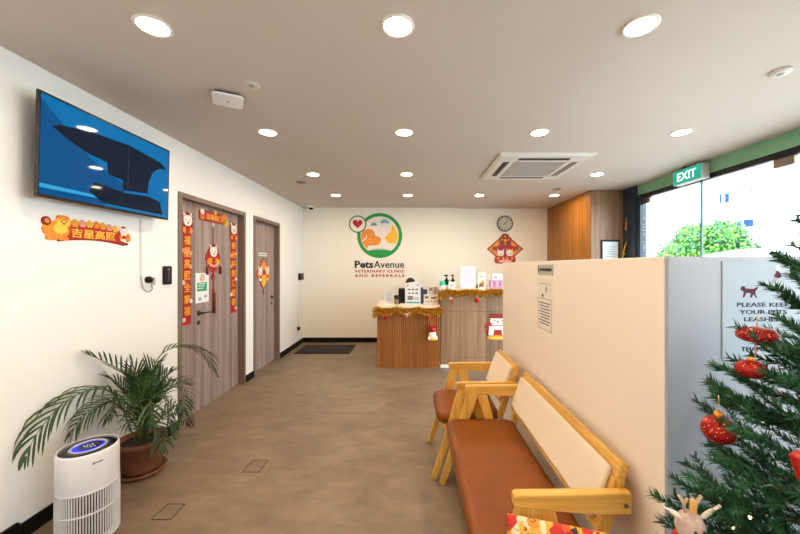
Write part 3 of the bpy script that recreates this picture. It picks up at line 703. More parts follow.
# plush on low counter
p = P(432.5, 333, YC-.05); pc = thing('hanging_plush', 'small white plush toy with red scarf hanging on the low counter', 'plush toy', tuple(p))
WP = speck('plush_white', (.78, .70, .62), (.86, .80, .74), 40, .9)
MB().ball((p.x, p.y, p.z-.03), (.055, .04, .062), 0).ball((p.x-.05, p.y-.01, p.z-.07), (.022, .025, .03), 0).ball((p.x+.05, p.y-.01, p.z-.07), (.022, .025, .03), 0).build('body', WP, pc)
MB().ball((p.x, p.y-.008, p.z-.085), (.05, .03, .022), 0).build('feet', YELL, pc)
MB().ball((p.x, p.y, p.z+.045), (.045, .038, .042), 0).build('head', RED, pc)
MB().ball((p.x-.028, p.y, p.z+.10), (.024, .014, .03), 0, 12, 6).ball((p.x+.032, p.y, p.z+.095), (.024, .014, .03), 0, 12, 6).build('bow', RED, pc)
MB().tube([(p.x, p.y, p.z+.08), (p.x-.005, p.y, p.z+.18)], .003, 6).build('cord', GOLD, pc)
# round animal plaque on the tall counter
cxp, czp = (497.5-U0)*YC/F, H-(325-V0)*YC/F
pq = thing('animal_cutout', 'red and white animal cutout stuck on the tall counter front', 'decoration', (cxp, YC-.001, czp))
mb = MB().prism(ell(-.0, -.075, .165, .125, 28), -.006, 0, 6).prism(ell(-.13, -.02, .05, .06, 16), -.008, 0, 0).prism(ell(0, -.10, .12, .085, 22), -.009, 0, 0).prism(ell(0, -.175, .15, .035, 20), -.011, 0, 3).prism(ell(0, -.178, .12, .018, 20), -.0125, 0, 7)
mb.build('base', FM, pq, world=False)
mb = MB().prism(rrect(-.105, .0, .115, .12, .05), -.012, 0, 2).prism(rrect(-.11, .095, .12, .16, .03), -.013, 0, 6)
mb.prism(ell(-.045, .065, .016, .007, 10), -.0145, 0, 5).prism(ell(.06, .065, .016, .007, 10), -.0145, 0, 5).prism(ell(.005, .045, .014, .011, 10), -.0145, 0, 5).prism(ell(-.07, .03, .02, .013, 10), -.014, 0, 4).prism(ell(.08, .03, .02, .013, 10), -.014, 0, 4)
mb.build('face', FM, pq, world=False)
mb = MB()
for q in (-1, 1): mb.prism([(q*.12, -.01), (q*.05, -.03), (q*.06, -.13), (q*.085, -.15), (q*.13, -.14)], -.0135, 0, 2)
mb.prism([(-.09, -.01), (.09, -.01), (.05, -.065), (-.05, -.065)], -.0133, 0, 2)
mb.build('arms', FM, pq, world=False)

# ================================================================== things on the counters
LCZ = .890; HCZ = 1.118
def on(px, Y): return (px-U0)*Y/F
def hgt(py, Y): return H-(py-V0)*Y/F
Y = 4.92
t = thing('acrylic_sign_holder', 'clear and white tent card at the left end of low counter', 'sign holder', (on(389.5, Y), Y, LCZ))
MB().add([(-.072, -.03, 0), (.072, -.03, 0), (.072, .0, .20), (-.072, .0, .20), (-.072, -.027, 0), (.072, -.027, 0), (.072, .003, .20), (-.072, .003, .20)], [(0, 1, 2, 3), (5, 4, 7, 6), (0, 4, 5, 1), (3, 2, 6, 7), (1, 5, 6, 2), (0, 3, 7, 4)]).build('card', mat('frosted_card', (.62, .62, .62), .3), t, world=False)
MB().box(-.075, -.035, 0, .075, .04, .006).build('foot', WHITE, t, .002, world=False)
mb = MB()
for k_ in range(8): z = .17-k_*.018; mb.box(-.045, -.0335+.03*z/.2, z, .045-.02*(k_ % 2), -.0315+.03*z/.2+.004, z+.007)
mb.build('text_lines', GREY, t, world=False)
t = thing('black_tape_dispenser', 'black and brown desk dispenser beside the tent card', 'dispenser', (on(397, Y), Y, LCZ))
MB().box(-.035, -.05, 0, .05, .06, .10).box(-.045, -.03, .085, .03, .05, .125).build('body', BLACK, t, .012, world=False)
MB().lathe([(.001, 0), (.026, 0), (.026, .07), (.001, .07)], (.0, -.075, 0), 16).build('cup', mat('tan_cup', (.35, .18, .12), .5), t, world=False)
Y = 5.0
t = thing('card_terminal', 'black upright terminal behind the white printed box', 'payment terminal', (on(402.5, Y)-.02, Y+.03, LCZ))
MB().box(-.04, -.04, 0, .055, .06, .22).build('body', BLACK, t, .012, world=False)
MB().box(-.05, -.05, 0, .065, .07, .02).build('stand', DGREY, t, .006, world=False)
Y = 4.90
bx_ = on(413, Y)
t = thing('leaflet_display_box', 'white printed box with rows of small pictures on low counter', 'display box', (bx_, Y, LCZ))
MB().prism([(-.115, 0), (.11, 0), (.11, .30), (.03, .325), (-.105, .30)], -.02, .07).build('box', mat('box_white', (.72, .72, .74), .4), t, .003, world=False)
mb = MB()
for r_ in range(2):
    for c_ in range(3): mb.prism(rrect(-.075+c_*.055, .20-r_*.055, -.035+c_*.055, .225-r_*.055, .008), -.022, -.02, 0)
mb.box(-.08, -.022, .06, .0, -.02, .12, 0).box(.01, -.022, .06, .09, -.02, .075, 1).box(.01, -.022, .085, .08, -.02, .10, 1).box(-.10, -.022, .012, .10, -.02, .035, 2).box(-.085, -.022, .265, -.065, -.02, .285, 3).box(.05, -.022, .27, .08, -.02, .28, 3)
mb.build('printing', [INKG, GREY, mat('teal_print', (.10, .30, .32), .5), RED], t, world=False)
MB().box(.112, 0, 0, .15, .08, .24).build('side_flap', mat('navy_card', (.02, .035, .09), .4), t, .003, world=False)
Y = 5.12
t = thing('desk_lamp_head', 'black round-topped device standing behind the white printed box', 'device', (on(410.5, Y), Y, LCZ))
MB().lathe([(.04, 0), (.04, .26), (.065, .27), (.075, .31), (.06, .35), (.03, .372), (.001, .378)], n=24).build('body', BLACK, t, world=False)
MB().lathe([(.001, 0), (.07, 0), (.07, .015), (.001, .015)], n=24).build('base', DGREY, t, world=False)
Y = 4.93
t = thing('tissue_box', 'white patterned box of tissues near the right end of low counter', 'tissue box', (on(431, Y), Y, LCZ))
MB().box(-.105, -.03, 0, .105, .10, .13).build('box', mat('cream_box', (.80, .76, .66), .5), t, .003, world=False)
mb = MB()
for x, z, w_, h_, c_ in ((-.08, .03, .02, .014, 0), (-.045, .03, .02, .014, 1), (-.005, .03, .02, .014, 0), (.035, .03, .02, .014, 1), (.065, .028, .03, .018, 2), (.0, .075, .07, .026, 1), (-.09, .08, .05, .03, 3), (.05, .10, .04, .016, 4)):
    mb.box(x, -.032, z, x+w_, -.03, z+h_, c_)
mb.build('printing', [DRED, mat('brown_print', (.30, .10, .05), .5), INKG, mat('slate_print', (.10, .16, .25), .5), mat('pale_pink', (.62, .35, .38), .5)], t, world=False)
mb = MB().loft([[(.03*math.cos(a)*s_, .035+.02*math.sin(a)*s_, z) for a in [j*PI/5 for j in range(10)]] for s_, z in ((.5, .13), (1.0, .155), (1.5, .17), (.6, .185))], 0)
mb.build('tissue', PAPER, t, world=False)
Y = 5.08
t = thing('folded_towels', 'dark blue and pink stack of leaflets behind the tissue box', 'leaflets', (on(430.5, Y), Y, LCZ))
for k_, (dx, wd_, h_, mt) in enumerate(((-.10, .09, .20, mat('navy_card', (.02, .035, .09), .4)), (-.0, .06, .225, mat('grey_leaflet', (.30, .30, .34), .5)), (.07, .05, .235, mat('pink_leaflet', (.50, .26, .32), .5)))):
    MB().add([(dx-wd_/2, -.01+k_*.012, 0), (dx+wd_/2, -.01+k_*.012, 0), (dx+wd_/2+.01, .03+k_*.012, h_), (dx-wd_/2+.01, .03+k_*.012, h_), (dx-wd_/2, 0+k_*.012, 0), (dx+wd_/2, 0+k_*.012, 0), (dx+wd_/2+.01, .04+k_*.012, h_), (dx-wd_/2+.01, .04+k_*.012, h_)],
             [(0, 1, 2, 3), (5, 4, 7, 6), (0, 4, 5, 1), (3, 2, 6, 7), (1, 5, 6, 2), (0, 3, 7, 4)]).build('leaflet', mt, t, world=False)
for o in (t,): o.name = 'leaflet_stack'
def bottle(label, px, top, Y, w_, body, cap, name='pump_bottle', cat='bottle', z0=HCZ):
    x = on(px, Y); h_ = hgt(top, Y)-z0
    t = thing(name, label, cat, (x, Y, z0)); hb_ = h_*.66
    MB().lathe([(.001, 0), (w_*.95, 0), (w_, .01), (w_, hb_*.85), (w_*.5, hb_), (.001, hb_)], n=20).build('bottle_body', body, t, world=False)
    MB().lathe([(.001, hb_), (w_*.42, hb_), (w_*.42, hb_+.02), (w_*.2, hb_+.022), (w_*.2, h_-.02), (.001, h_-.02)], n=14).box(-w_*.9, -.012, h_-.022, w_*.5, .012, h_).build('pump', cap, t, .003, world=False)
    MB().lathe([(w_*1.01, hb_*.02), (w_*1.01, hb_*.35)], n=20, caps=False).build('band', PWHITE, t, world=False)
bottle('green pump bottle at the left end of tall counter', 442.5, 276.5, 4.93, .042, mat('teal_bottle', (.02, .55, .42), .3), WHITE)
bottle('black pump bottle beside the green bottle on tall counter', 446.5, 274.8, 5.03, .04, BLACK, BLACK)
bottle('black pump bottle behind the small white carton on tall counter', 452.8, 274.8, 5.06, .03, BLACK, BLACK)
Y = 4.92; t = thing('small_carton', 'small white carton in front of black pump bottle', 'carton', (on(451.8, Y), Y, HCZ))
MB().box(-.048, -.02, 0, .048, .03, .095).build('box', PAPER, t, .002, world=False)
MB().box(-.03, -.0215, .03, .03, -.02, .045).box(-.03, -.0215, .055, .02, -.02, .062).build('printing', GREY, t, world=False)
Y = 4.98; t = thing('framed_notice', 'large white framed notice standing on the tall counter', 'picture frame', (on(468, Y), Y, HCZ))
MB().box(-.112, -.012, 0, .112, .01, hgt(266.5, Y)-HCZ).build('frame', mat('frame_white', (.80, .80, .82), .4), t, .004, world=False)
MB().box(-.082, -.0135, .035, .082, -.012, hgt(266.5, Y)-HCZ-.035).build('sheet', mat('sheet_lilac', (.66, .66, .80), .5), t, world=False)
mb = MB()
for k_ in range(9): mb.box(-.055, -.0145, .24-k_*.02, .055-.03*(k_ % 2), -.0135, .244-k_*.02)
mb.build('text_lines', mat('faint_text', (.45, .45, .60), .6), t, world=False)
Y = 4.95; t = thing('small_black_stamp', 'tiny black object between framed notice and picture card', 'stamp', (on(477, Y), Y, HCZ))
MB().box(-.012, -.012, 0, .012, .012, .03).ball((0, 0, .045), .014, 0, 10, 6).build('body', BLACK, t, .002, world=False)
Y = 4.94; t = thing('picture_card', 'white stand card with brown dog picture on tall counter', 'card', (on(481.5, Y), Y, HCZ))
MB().box(-.055, -.006, 0, .055, .006, hgt(272.5, Y)-HCZ).box(-.055, -.02, 0, .055, .03, .01).build('card', mat('card_cream', (.78, .74, .66), .5), t, .001, world=False)
MB().prism([(-.04, .02), (.03, .02), (.035, .09), (.015, .12), (-.01, .10), (-.035, .06)], -.0072, -.006, 0).prism(ell(.0, .085, .014, .014, 10), -.008, -.006, 1).box(-.025, -.0072, .16, .03, -.006, .175, 2).build('picture', [mat('dog_brown', (.20, .08, .04), .5), YELL, mat('teal_print', (.10, .30, .32), .5)], t, world=False)
Y = 4.96; t = thing('leaflet_box', 'white and pink leaflet box beside the partition on tall counter', 'leaflet box', (on(495.5, Y), Y, HCZ))
MB().box(-.085, -.03, .0, .13, .06, .115).build('lower_pocket', mat('mauve_card', (.48, .26, .46), .5), t, .002, world=False)
MB().box(-.045, -.0, .116, .13, .05, hgt(273.5, Y)-HCZ).build('upper_leaflets', PAPER, t, .002, world=False)
mb = MB()
for k_ in range(5): mb.box(-.075+k_*.04, -.0315, .02, -.05+k_*.04, -.03, .10, k_ % 2)
mb.prism(ell(.0, .155, .028, .018, 12), -.0015, 0, 2); mb.build('printing', [mat('pink_card', (.72, .42, .50), .5), mat('violet_card', (.30, .16, .42), .5), GREY], t, world=False)

# ================================================================== doormat and floor boxes
dmx = thing('doormat', 'black rectangular doormat lying before the far wall', 'doormat', (-1.47, 5.8, 0))
MB().box(-1.94, 5.50, .0005, -1.02, 6.10, .012).build('rubber_edge', BLACK, dmx, .003)
MB().box(-1.90, 5.54, .012, -1.06, 6.06, .016).build('pile', speck('mat_pile', (.012, .012, .013), (.03, .028, .027), 120, .95), dmx)
for nm, lab, (ax_, bx2, ay, by) in (('floor_box', 'square floor access lid farther from the camera', (-1.19, -1.068, 2.345, 2.495)), ('floor_box', 'square floor access lid nearest the camera', (-1.487, -1.372, 1.905, 2.035))):
    t = thing(nm, lab, 'floor box', ((ax_+bx2)/2, (ay+by)/2, 0), 0, 'floor boxes')
    g = .006; mb = MB().box(ax_, ay, .0003, bx2, ay+g, .002).box(ax_, by-g, .0003, bx2, by, .002).box(ax_, ay+g, .0003, ax_+g, by-g, .002).box(bx2-g, ay+g, .0003, bx2, by-g, .002)
    mb.build('frame', mat('floor_box_frame', (.04, .028, .02), .5), t)
    MB().box(ax_+g, ay+g, .0003, bx2-g, by-g, .0012).build('lid', FLOOR, t)

# ================================================================== air purifier
pu = thing('air_purifier', 'white cylindrical air purifier with black top and ribbed lower half', 'air purifier', (-1.738, 1.80, 0))
PW = mat('purifier_white', (.72, .73, .80), .3)
rb = .130; H0 = .475
MB().lathe([(.126, .285), (.128, .29), (.127, .465), (.125, .477), (.121, .480), (.118, .478), (.118, .468)], n=64, caps=False).lathe([(.001, .285), (.126, .285)], n=64, caps=False).build('upper_shell', PW, pu, world=False)
MB().lathe([(.118, .470), (.1175, .4785), (.072, .4785), (.070, .473)], n=64, caps=False).build('top_ring', mat('gloss_black', (.006, .006, .008), .12), pu, world=False)
MB().lathe([(.078, .4786), (.075, .4815), (.066, .4805), (.064, .473)], n=48, caps=False).build('inner_ring', mat('ring_silver', (.50, .52, .62), .3, .3), pu, world=False)
pd = MB().lathe([(.001, .477), (.065, .477)], n=40, caps=False, sm=False).build('display', mat('display_blue', (.0, .0, .02), .15, emit=(.01, .02, .75), es=1.1), pu, world=False)
MB().lathe([(.001, .4778), (.050, .4778)], (0, .008, 0), 32, caps=False, sm=False).build('display_centre', mat('gloss_black', (.006, .006, .008), .12), pu, world=False)
mb = MB()
for i, (x, y) in enumerate(((-.02, .0), (-.008, -.006), (.004, -.008), (.016, -.006), (.026, .002), (-.012, .008), (0, .006), (.012, .008), (.0, .02))): mb.box(x*1.25-.0022, y*1.2-.0018, .4780, x*1.25+.0022, y*1.2+.0018, .4785)
mb.build('display_icons', mat('icon_white', (.8, .85, 1), .4, emit=(.7, .8, 1), es=1.2), pu, world=False)
MB().lathe([(.001, .03), (.108, .03), (.108, .280), (.001, .280)], n=48, caps=False).build('filter_core', speck('filter_brown', (.09, .075, .068), (.14, .115, .10), 30, .8), pu, world=False)
mb = MB()
for i in range(72):
    a = 2*PI*i/72; c_, s_ = math.cos(a), math.sin(a)
    mb.bar((.127*c_, .127*s_, .02), (.1265*c_, .1265*s_, .286), .0036, .005, 0, ref=(c_, s_, 0))
for z in (.02, .17, .280): mb.lathe([(.121, z), (.1285, z), (.1285, z+.006), (.121, z+.006), (.121, z)], n=64, caps=False)
mb.build('grille', PW, pu, world=False)
MB().lathe([(.001, 0), (.120, 0), (.130, .008), (.129, .026), (.001, .026)], n=48).build('base', PW, pu, world=False)
mb = MB()
for i, a in enumerate([-.66-.0+.035*j for j in range(9)]):
    c_, s_ = math.cos(a), math.sin(a); hh_ = .006 if i == 0 else .0035
    mb.bar((.128*c_, .128*s_, .430-hh_), (.128*c_, .128*s_, .430+hh_), .0032 if i else .006, .0022, 0, ref=(c_, s_, 0))
mb.build('maker_mark', INKG, pu, world=False)

# ================================================================== potted palm
pp = thing('potted_palm', 'areca palm in a terracotta pot on floor by the left wall', 'potted plant', (-1.90, 2.36, 0))
cxp, cyp = -1.90, 2.36
MB().lathe([(.001, 0), (.13, 0), (.145, .03), (.138, .034), (.12, .012), (.001, .012)], (cxp, cyp, 0), 40).build('saucer', TERRA, pp)
MB().lathe([(.001, .013), (.105, .013), (.112, .05), (.135, .20), (.146, .205), (.147, .24), (.134, .24), (.130, .20), (.001, .20)], (cxp, cyp, 0), 40).build('pot', TERRA, pp)
MB().lathe([(.001, .215), (.08, .212), (.129, .208), (.129, .201), (.001, .201)], (cxp, cyp, 0), 28).build('soil', SOIL, pp)
def frond(pts, L0, seed, start=.32, n=26, droop=.35, spread=.9, up=Vector((0, 0, 1)), w_=.0058, k0=.8, oneside=0):
    rnd = random.Random(seed); path = cr(pts, 10); mb = MB(); m_ = len(path)
    mb.tube(path, [.0055*(1-.75*i/(m_-1)) for i in range(m_)], 6, 1)
    lens = [0]
    for i in range(1, m_): lens.append(lens[-1]+(path[i]-path[i-1]).length)
    T = lens[-1]
    n = int(n*k0)
    for k_ in range(n):
        u = start+(1-start)*(k_+.5)/n; s_ = u*T; i = max(j for j in range(m_) if lens[j] <= s_); i = min(i, m_-2)
        q = (s_-lens[i])/max(1e-6, lens[i+1]-lens[i]); p = path[i].lerp(path[i+1], q); t = (path[i+1]-path[i]).normalized()
        side = t.cross(up)
        if side.length < .2: side = t.cross(Vector((1, 0, 0)))
        side.normalize(); L = L0*1.25; prof = math.sin(PI*min(1, .25+.72*(u-start)/(1-start)))**.7
        for sg in (-1, 1):
            ln = L*prof*rnd.uniform(.85, 1.1); d = (t*(1.05-spread*.45)+side*sg*spread*(.75 if u < .9 else .35)+up*.18).normalized()
            wdir = t.cross(d).cross(d).normalized() if t.cross(d).length > .01 else side
            rows_ = []; pp_ = p.copy(); dd_ = d.copy(); st = 6
            for j in range(st+1):
                ww = w_*math.sin(PI*min(.999, .12+.88*j/st))**.6*(1 if j < st else .05)
                nn_ = dd_.cross(wdir).normalized()
                rows_.append((pp_-wdir*ww, pp_+nn_*ww*.35, pp_+wdir*ww))
                pp_ = pp_+dd_*(ln/st); dd_ = (dd_+Vector((0, 0, -droop*(j+1)/st))).normalized()
                if pp_.x < XL+.012: pp_.x = XL+.012
            kk = len(mb.v)
            for r_ in rows_: mb.v += [tuple(x) for x in r_]
            for j in range(st):
                for e in (0, 1):
                    a = kk+j*3+e; mb.f.append((a, a+1, a+4, a+3)); mb.m.append(0); mb.s.append(True)
    return mb.build('frond', [PALM, STEM], pp)
b0 = Vector((cxp, cyp, .21))
def X(px, py, x): return PX(px, py, x)
frond([b0+Vector((-.02, -.03, 0)), X(118, 400, -1.95), X(98, 389, -1.97), X(66, 401, -1.98), X(38, 432, -1.975), X(24, 462, -1.965)], .21, 1, .34, 24, .85, .55, w_=.0078, k0=.62)
frond([b0, X(143, 392, -1.93), X(122, 371, -1.95), X(88, 354, -1.99)], .19, 2, .45, 15, .05, .8)
frond([b0+Vector((.02, .03, 0)), X(149, 385, -1.87), X(160, 356, -1.83), X(180, 347, -1.78), X(202, 353, -1.72), X(216, 374, -1.66)], .17, 3, .5, 22, .55, .6)
frond([b0, X(132, 420, -1.95), X(112, 402, -1.98), X(84, 415, -2.01), X(70, 436, -2.03)], .20, 4, .3, 20, .5, .8)
frond([b0, X(140, 400, -1.90), X(136, 375, -1.88), X(131, 360, -1.90)], .16, 5, .35, 20, .1, .6)
frond([b0, X(150, 405, -1.88), X(160, 382, -1.85), X(172, 370, -1.84)], .17, 6, .3, 20, .2, .7)
frond([b0, X(152, 410, -1.84), X(168, 388, -1.80), X(182, 392, -1.75), X(184, 412, -1.72)], .17, 7, .3, 22, .45, .7)
frond([b0, X(146, 415, -1.80), X(155, 395, -1.78), X(165, 400, -1.74), X(172, 425, -1.70)], .16, 8, .25, 22, .5, .7)
frond([b0, X(138, 420, -1.82), X(128, 398, -1.86), X(116, 400, -1.86), X(108, 420, -1.90)], .18, 9, .3, 20, .45, .8)
frond([b0, X(150, 430, -1.80), X(164, 418, -1.72), X(175, 432, -1.66)], .15, 10, .3, 18, .5, .7)
frond([b0, X(147, 395, -1.90), X(152, 370, -1.90), X(160, 362, -1.92)], .16, 11, .35, 18, .15, .6)
frond([b0, X(143, 420, -1.76), X(146, 405, -1.72), X(150, 425, -1.68)], .14, 12, .25, 18, .5, .8)
frond([b0, X(136, 410, -1.95), X(120, 385, -1.98), X(108, 378, -2.0)], .18, 13, .35, 18, .2, .7)
frond([b0, X(155, 425, -1.88), X(176, 405, -1.86), X(188, 425, -1.84)], .15, 14, .3, 18, .5, .7)
frond([b0, X(150, 420, -1.78), X(158, 428, -1.72), X(162, 450, -1.68)], .15, 21, .25, 15, .5, .8)
frond([b0, X(140, 415, -1.74), X(132, 412, -1.74), X(128, 428, -1.76)], .15, 22, .25, 14, .5, .8)
frond([b0, X(148, 410, -1.80), X(150, 400, -1.70), X(152, 425, -1.66)], .16, 23, .25, 15, .5, .7)
frond([b0, X(150, 400, -1.88), X(170, 380, -1.88), X(186, 385, -1.88)], .16, 24, .3, 15, .3, .8)
frond([b0, X(142, 405, -1.86), X(146, 380, -1.82), X(150, 372, -1.78)], .16, 15, .3, 18, .2, .7)

# ================================================================== bench and chair
def seat(name, label, cat, ya, yb, dx, chair=False):
    """ya..yb near and far outer faces of the arm frames, dx shifts the whole seat in x"""
    t = thing(name, label, cat, (.45+dx, (ya+yb)/2, 0))
    def V(x, y, z): return (x+dx, y, z)
    # cushion with softened edges
    y0, y1 = ya+(.045 if not chair else .02), yb-(.025 if not chair else .015)
    rings = []
    for z, g in ((.360, .05), (.366, .012), (.385, 0), (.425, 0), (.440, .010), (.446, .035)):
        pts = rrect(.222+g, y0+g, .655-g*.6, y1-g, .055 if not chair else .075, 6)
        rings.append([V(a, b, z) for a, b in pts])
    mb = MB().loft(rings, 0, True)
    mb.build('seat_cushion', LEATHER, t)
    MB().box(.26+dx, ya+.035, .325, .63+dx, yb-.035, .362).build('seat_frame', BEECH, t, .004)
    for yq, sgn in ((ya+.016, 1), (yb-.016, -1)):
        # arm: tapered board, deeper at the back
        pts = [(.352+dx, .612), (.352+dx, .650), (.362+dx, .656), (.76+dx, .660), (.758+dx, .585), (.60+dx, .588)]
        MB().prism(pts, yq-.018, yq+.018).build('armrest', BEECHX, t, .005)
        MB().bar(V(.405, yq, .612), V(.198, yq, .0), .074, .030, 0, (0, 1, 0), .034).build('front_leg', BEECHV, t, .005)
        MB().bar(V(.455, yq, .612), V(.640, yq, .0), .070, .030, 0, (0, 1, 0), .034).build('rear_leg', BEECHV, t, .005)
        MB().bar(V(.655, yq+sgn*.034, .40), V(.742, yq+sgn*.034, .68), .04, .028, 0, (0, 1, 0)).build('back_post', BEECHV, t, .004)
        MB().lathe([(.001, 0), (.008, 0), (.008, .003), (.001, .003)], n=12).build('bolt_cap', BRONZE, t, world=False)
        bc = t.children[-1] if False else [c_ for c_ in t.children if c_.name.startswith('bolt_cap')][-1]
        bc.data.transform(Matrix.Translation((.735-.45, yq-(ya+yb)/2-(.0205), .622)) @ Matrix.Rotation(PI/2, 4, 'X'))
    # leaning back board with inset cushion
    ang = math.atan2(.090, .24); n_ = Vector((-math.cos(ang), 0, math.sin(ang))); up = Vector((math.sin(ang), 0, math.cos(ang)))
    B0 = Vector((.657+dx, 0, .497))
    def bb(y, v_, d_): q = B0+up*v_+n_*d_; return (q.x, y, q.z)
    def slab(a, b, v0, v1, d0, d1):
        return MB().add([bb(a, v0, d0), bb(b, v0, d0), bb(b, v1, d0), bb(a, v1, d0), bb(a, v0, d1), bb(b, v0, d1), bb(b, v1, d1), bb(a, v1, d1)],
                        [(0, 1, 2, 3), (7, 6, 5, 4), (4, 5, 1, 0), (5, 6, 2, 1), (6, 7, 3, 2), (7, 4, 0, 3)])
    ya2, yb2 = (ya+.037, yb-.002) if not chair else (ya+.02, yb-.02)
    slab(ya2, yb2, 0, .262 if not chair else .290, -.030, 0).build('back_board', BEECH, t, .004)
    g = .012 if chair else .030
    slab(ya2+(.03 if not chair else .02), yb2-(.015), .028, .228 if not chair else .270, .0005, .022).build('back_cushion', FABRIC, t, .009, seg=3)
    return t
seat('waiting_bench', 'long waiting bench with brown seat and cream backrest along the partition', 'bench', 1.155, 2.235, 0)
seat('waiting_chair', 'single brown-seated chair with wooden arms beyond the bench', 'chair', 2.262, 2.755, -.052, True)

# printed bag in front of the bench
gb = thing('printed_snack_bag', 'colourful red and yellow printed bag standing before bench near armrest', 'bag', (.47, 1.03, 0))
m = mat('bag_print', (.9, .4, .05), .28); v = coords(m, (1, 1, 1))
vor = N(m, 'ShaderNodeTexVoronoi'); vor.inputs['Scale'].default_value = 34; m.node_tree.links.new(v, vor.inputs['Vector'])
sp = N(m, 'ShaderNodeSeparateColor'); m.node_tree.links.new(vor.outputs['Color'], sp.inputs[0])
c = ramp(m, sp.outputs[0], [(.0, (.60, .02, .01)), (.28, (.60, .02, .01)), (.33, (.85, .42, .05)), (.60, (.85, .30, .03)), (.68, (.88, .68, .42)), (.9, (.85, .10, .02)), (.97, (.02, .02, .02))])
c.node.color_ramp.interpolation = 'CONSTANT'
dn = noise(m, coords(m, (1, 1, 2)), 22, 3, .6, 2.5); c2 = ramp(m, dn, [(.0, (1, 1, 1)), (.60, (1, 1, 1)), (.64, (.05, .03, .03))])
setcol(m, mixc(m, c, c2, .9, 'MULTIPLY'))
A = Vector((.324, 1.140, 0)); B = Vector((.612, 1.056, 0)); ex_ = (B-A).normalized(); ey_ = Vector((ex_.y, -ex_.x, 0)); Wb = (B-A).length
rings = []
for z, d_, wx_ in ((0, .11, .0), (.04, .125, -.008), (.30, .12, -.01), (.48, .085, -.006), (.565, .03, 0), (.585, .006, .0), (.602, .004, .0)):
    r_ = []; off = ey_*(.065*(1-max(0, z-.3)/.30)**1)
    for j in range(20):
        a = 2*PI*j/20; ca, sa = math.cos(a), math.sin(a)
        ca = math.copysign(abs(ca)**.45, ca); sa = math.copysign(abs(sa)**.7, sa)
        wob = .006*math.sin(5*ca+z*20) if z < .57 else 0
        r_.append(A+ex_*(Wb/2+(Wb/2+wx_)*ca)+off+ey_*(-(d_/2)*sa+wob)+Vector((0, 0, z)))
    rings.append(r_)
MB().loft(rings, 0, True).build('pouch', m, gb)
crimp = MB()
for j in range(48):
    x_ = j/48; p0 = A+ex_*(Wb*x_)+Vector((0, 0, .588)); crimp.add([p0+ey_*-.003, p0+ex_*.003+ey_*-.003, p0+ex_*.003+ey_*-.003+Vector((0, 0, .014)), p0+ey_*-.003+Vector((0, 0, .014))], [(0, 1, 2, 3)])
crimp.build('crimped_edge', PWHITE, gb)

# ================================================================== notices on the partition
def pt(px, py): X_ = PXX; Y_ = X_*F/(px-U0); return Y_, H-(py-V0)*Y_/F
n1 = thing('partition_name_strip', 'grey-green strip sign at the top of partition above the notice', 'sign', (PXX, 2.035, 1.385), -PI/2)
MB().box(-.115, -.004, .005, .115, 0, .068).build('plate', mat('strip_grey', (.42, .44, .38), .5), n1, .001, world=False)
MB().box(-.08, -.0048, .028, .10, -.004, .046).box(-.108, -.0048, .02, -.095, -.004, .055).build('printing', INK, n1, world=False)
n2 = thing('partition_notice', 'white notice sheet with small dog drawing taped to partition', 'notice', (PXX, 2.045, 1.05), -PI/2)
MB().box(-.118, -.0015, .0, .112, 0, .315).build('sheet', mat('notice_cream', (.80, .74, .66), .6), n2, world=False)
mb = MB()
for k_ in range(8): mb.box(-.085+.012*(k_ % 3), -.0025, .165-k_*.018, .085-.014*(k_ % 2), -.0015, .172-k_*.018)
mb.box(-.08, -.0025, .285, .08, -.0015, .288); mb.build('text_lines', INKG, n2, world=False)
MB().prism([(.02, .235), (.035, .25), (.03, .28), (.022, .265)], -.0025, -.0015).prism(rrect(-.04, .205, -.015, .222, .004), -.0025, -.0015).build('drawing', INK, n2, world=False)
mb = MB()
for a_, b_, c_, d_ in ((-.104, .006, .104, .0085), (-.104, .193, .104, .1955), (-.104, .006, -.1015, .195), (.1015, .006, .104, .195)): mb.box(a_, -.0023, b_, c_, -.0015, d_)
mb.build('border', INKG, n2, world=False)
# poster on the return wall
pz = thing('pet_notice_poster', 'pale blue poster asking to keep pets leashed behind the christmas tree', 'poster', (1.108, 1.060, 1.149))
MB().box(-.128, -.003, 0, .13, 0, .312).build('sheet', mat('poster_pale_blue', (.42, .51, .62), .5, spec=.2), pz, world=False)
IB = mat('poster_slate', (.035, .05, .10), .6, spec=.2); MR2 = mat('poster_maroon', (.09, .006, .016), .6, spec=.2)
MB().text('PLEASE KEEP', 0, .174, .013, -.004, -.003, bold=.012, width=.165).text('YOUR PETS', 0, .151, .013, -.004, -.003, bold=.012, width=.15).text('LEASHED', 0, .128, .013, -.004, -.003, bold=.012, width=.12).text('THANK YOU', 0, .034, .014, -.004, -.003, bold=.012, width=.14).build('lettering', IB, pz, world=False)
dgp = [(-.060, .213), (-.057, .222), (-.050, .224), (-.046, .217), (-.022, .216), (-.012, .222), (-.010, .219), (-.018, .209), (-.018, .200), (-.012, .191), (-.016, .191), (-.024, .203), (-.028, .191), (-.032, .191), (-.030, .204), (-.044, .205), (-.050, .191), (-.054, .192), (-.050, .206), (-.054, .210)]
MB().prism([((x+.036)*1.1-.045, (z-.207)*1.1+.214) for x, z in dgp], -.004, -.003).build('dog_drawing', MR2, pz, world=False)
MB().prism(ell(.045, .290, .007, .009, 12), -.004, -.003, 1).prism([(.034, .262), (.043, .282), (.053, .275), (.058, .262), (.045, .256)], -.004, -.003, 0).prism([(.036, .262), (.048, .26), (.030, .232), (.024, .236)], -.004, -.003, 2).prism([(-.015, .213), (.027, .238), (.027, .2365), (-.015, .2115)], -.004, -.003, 2).build('walker_drawing', [MR2, PAPER, GREY], pz, world=False)

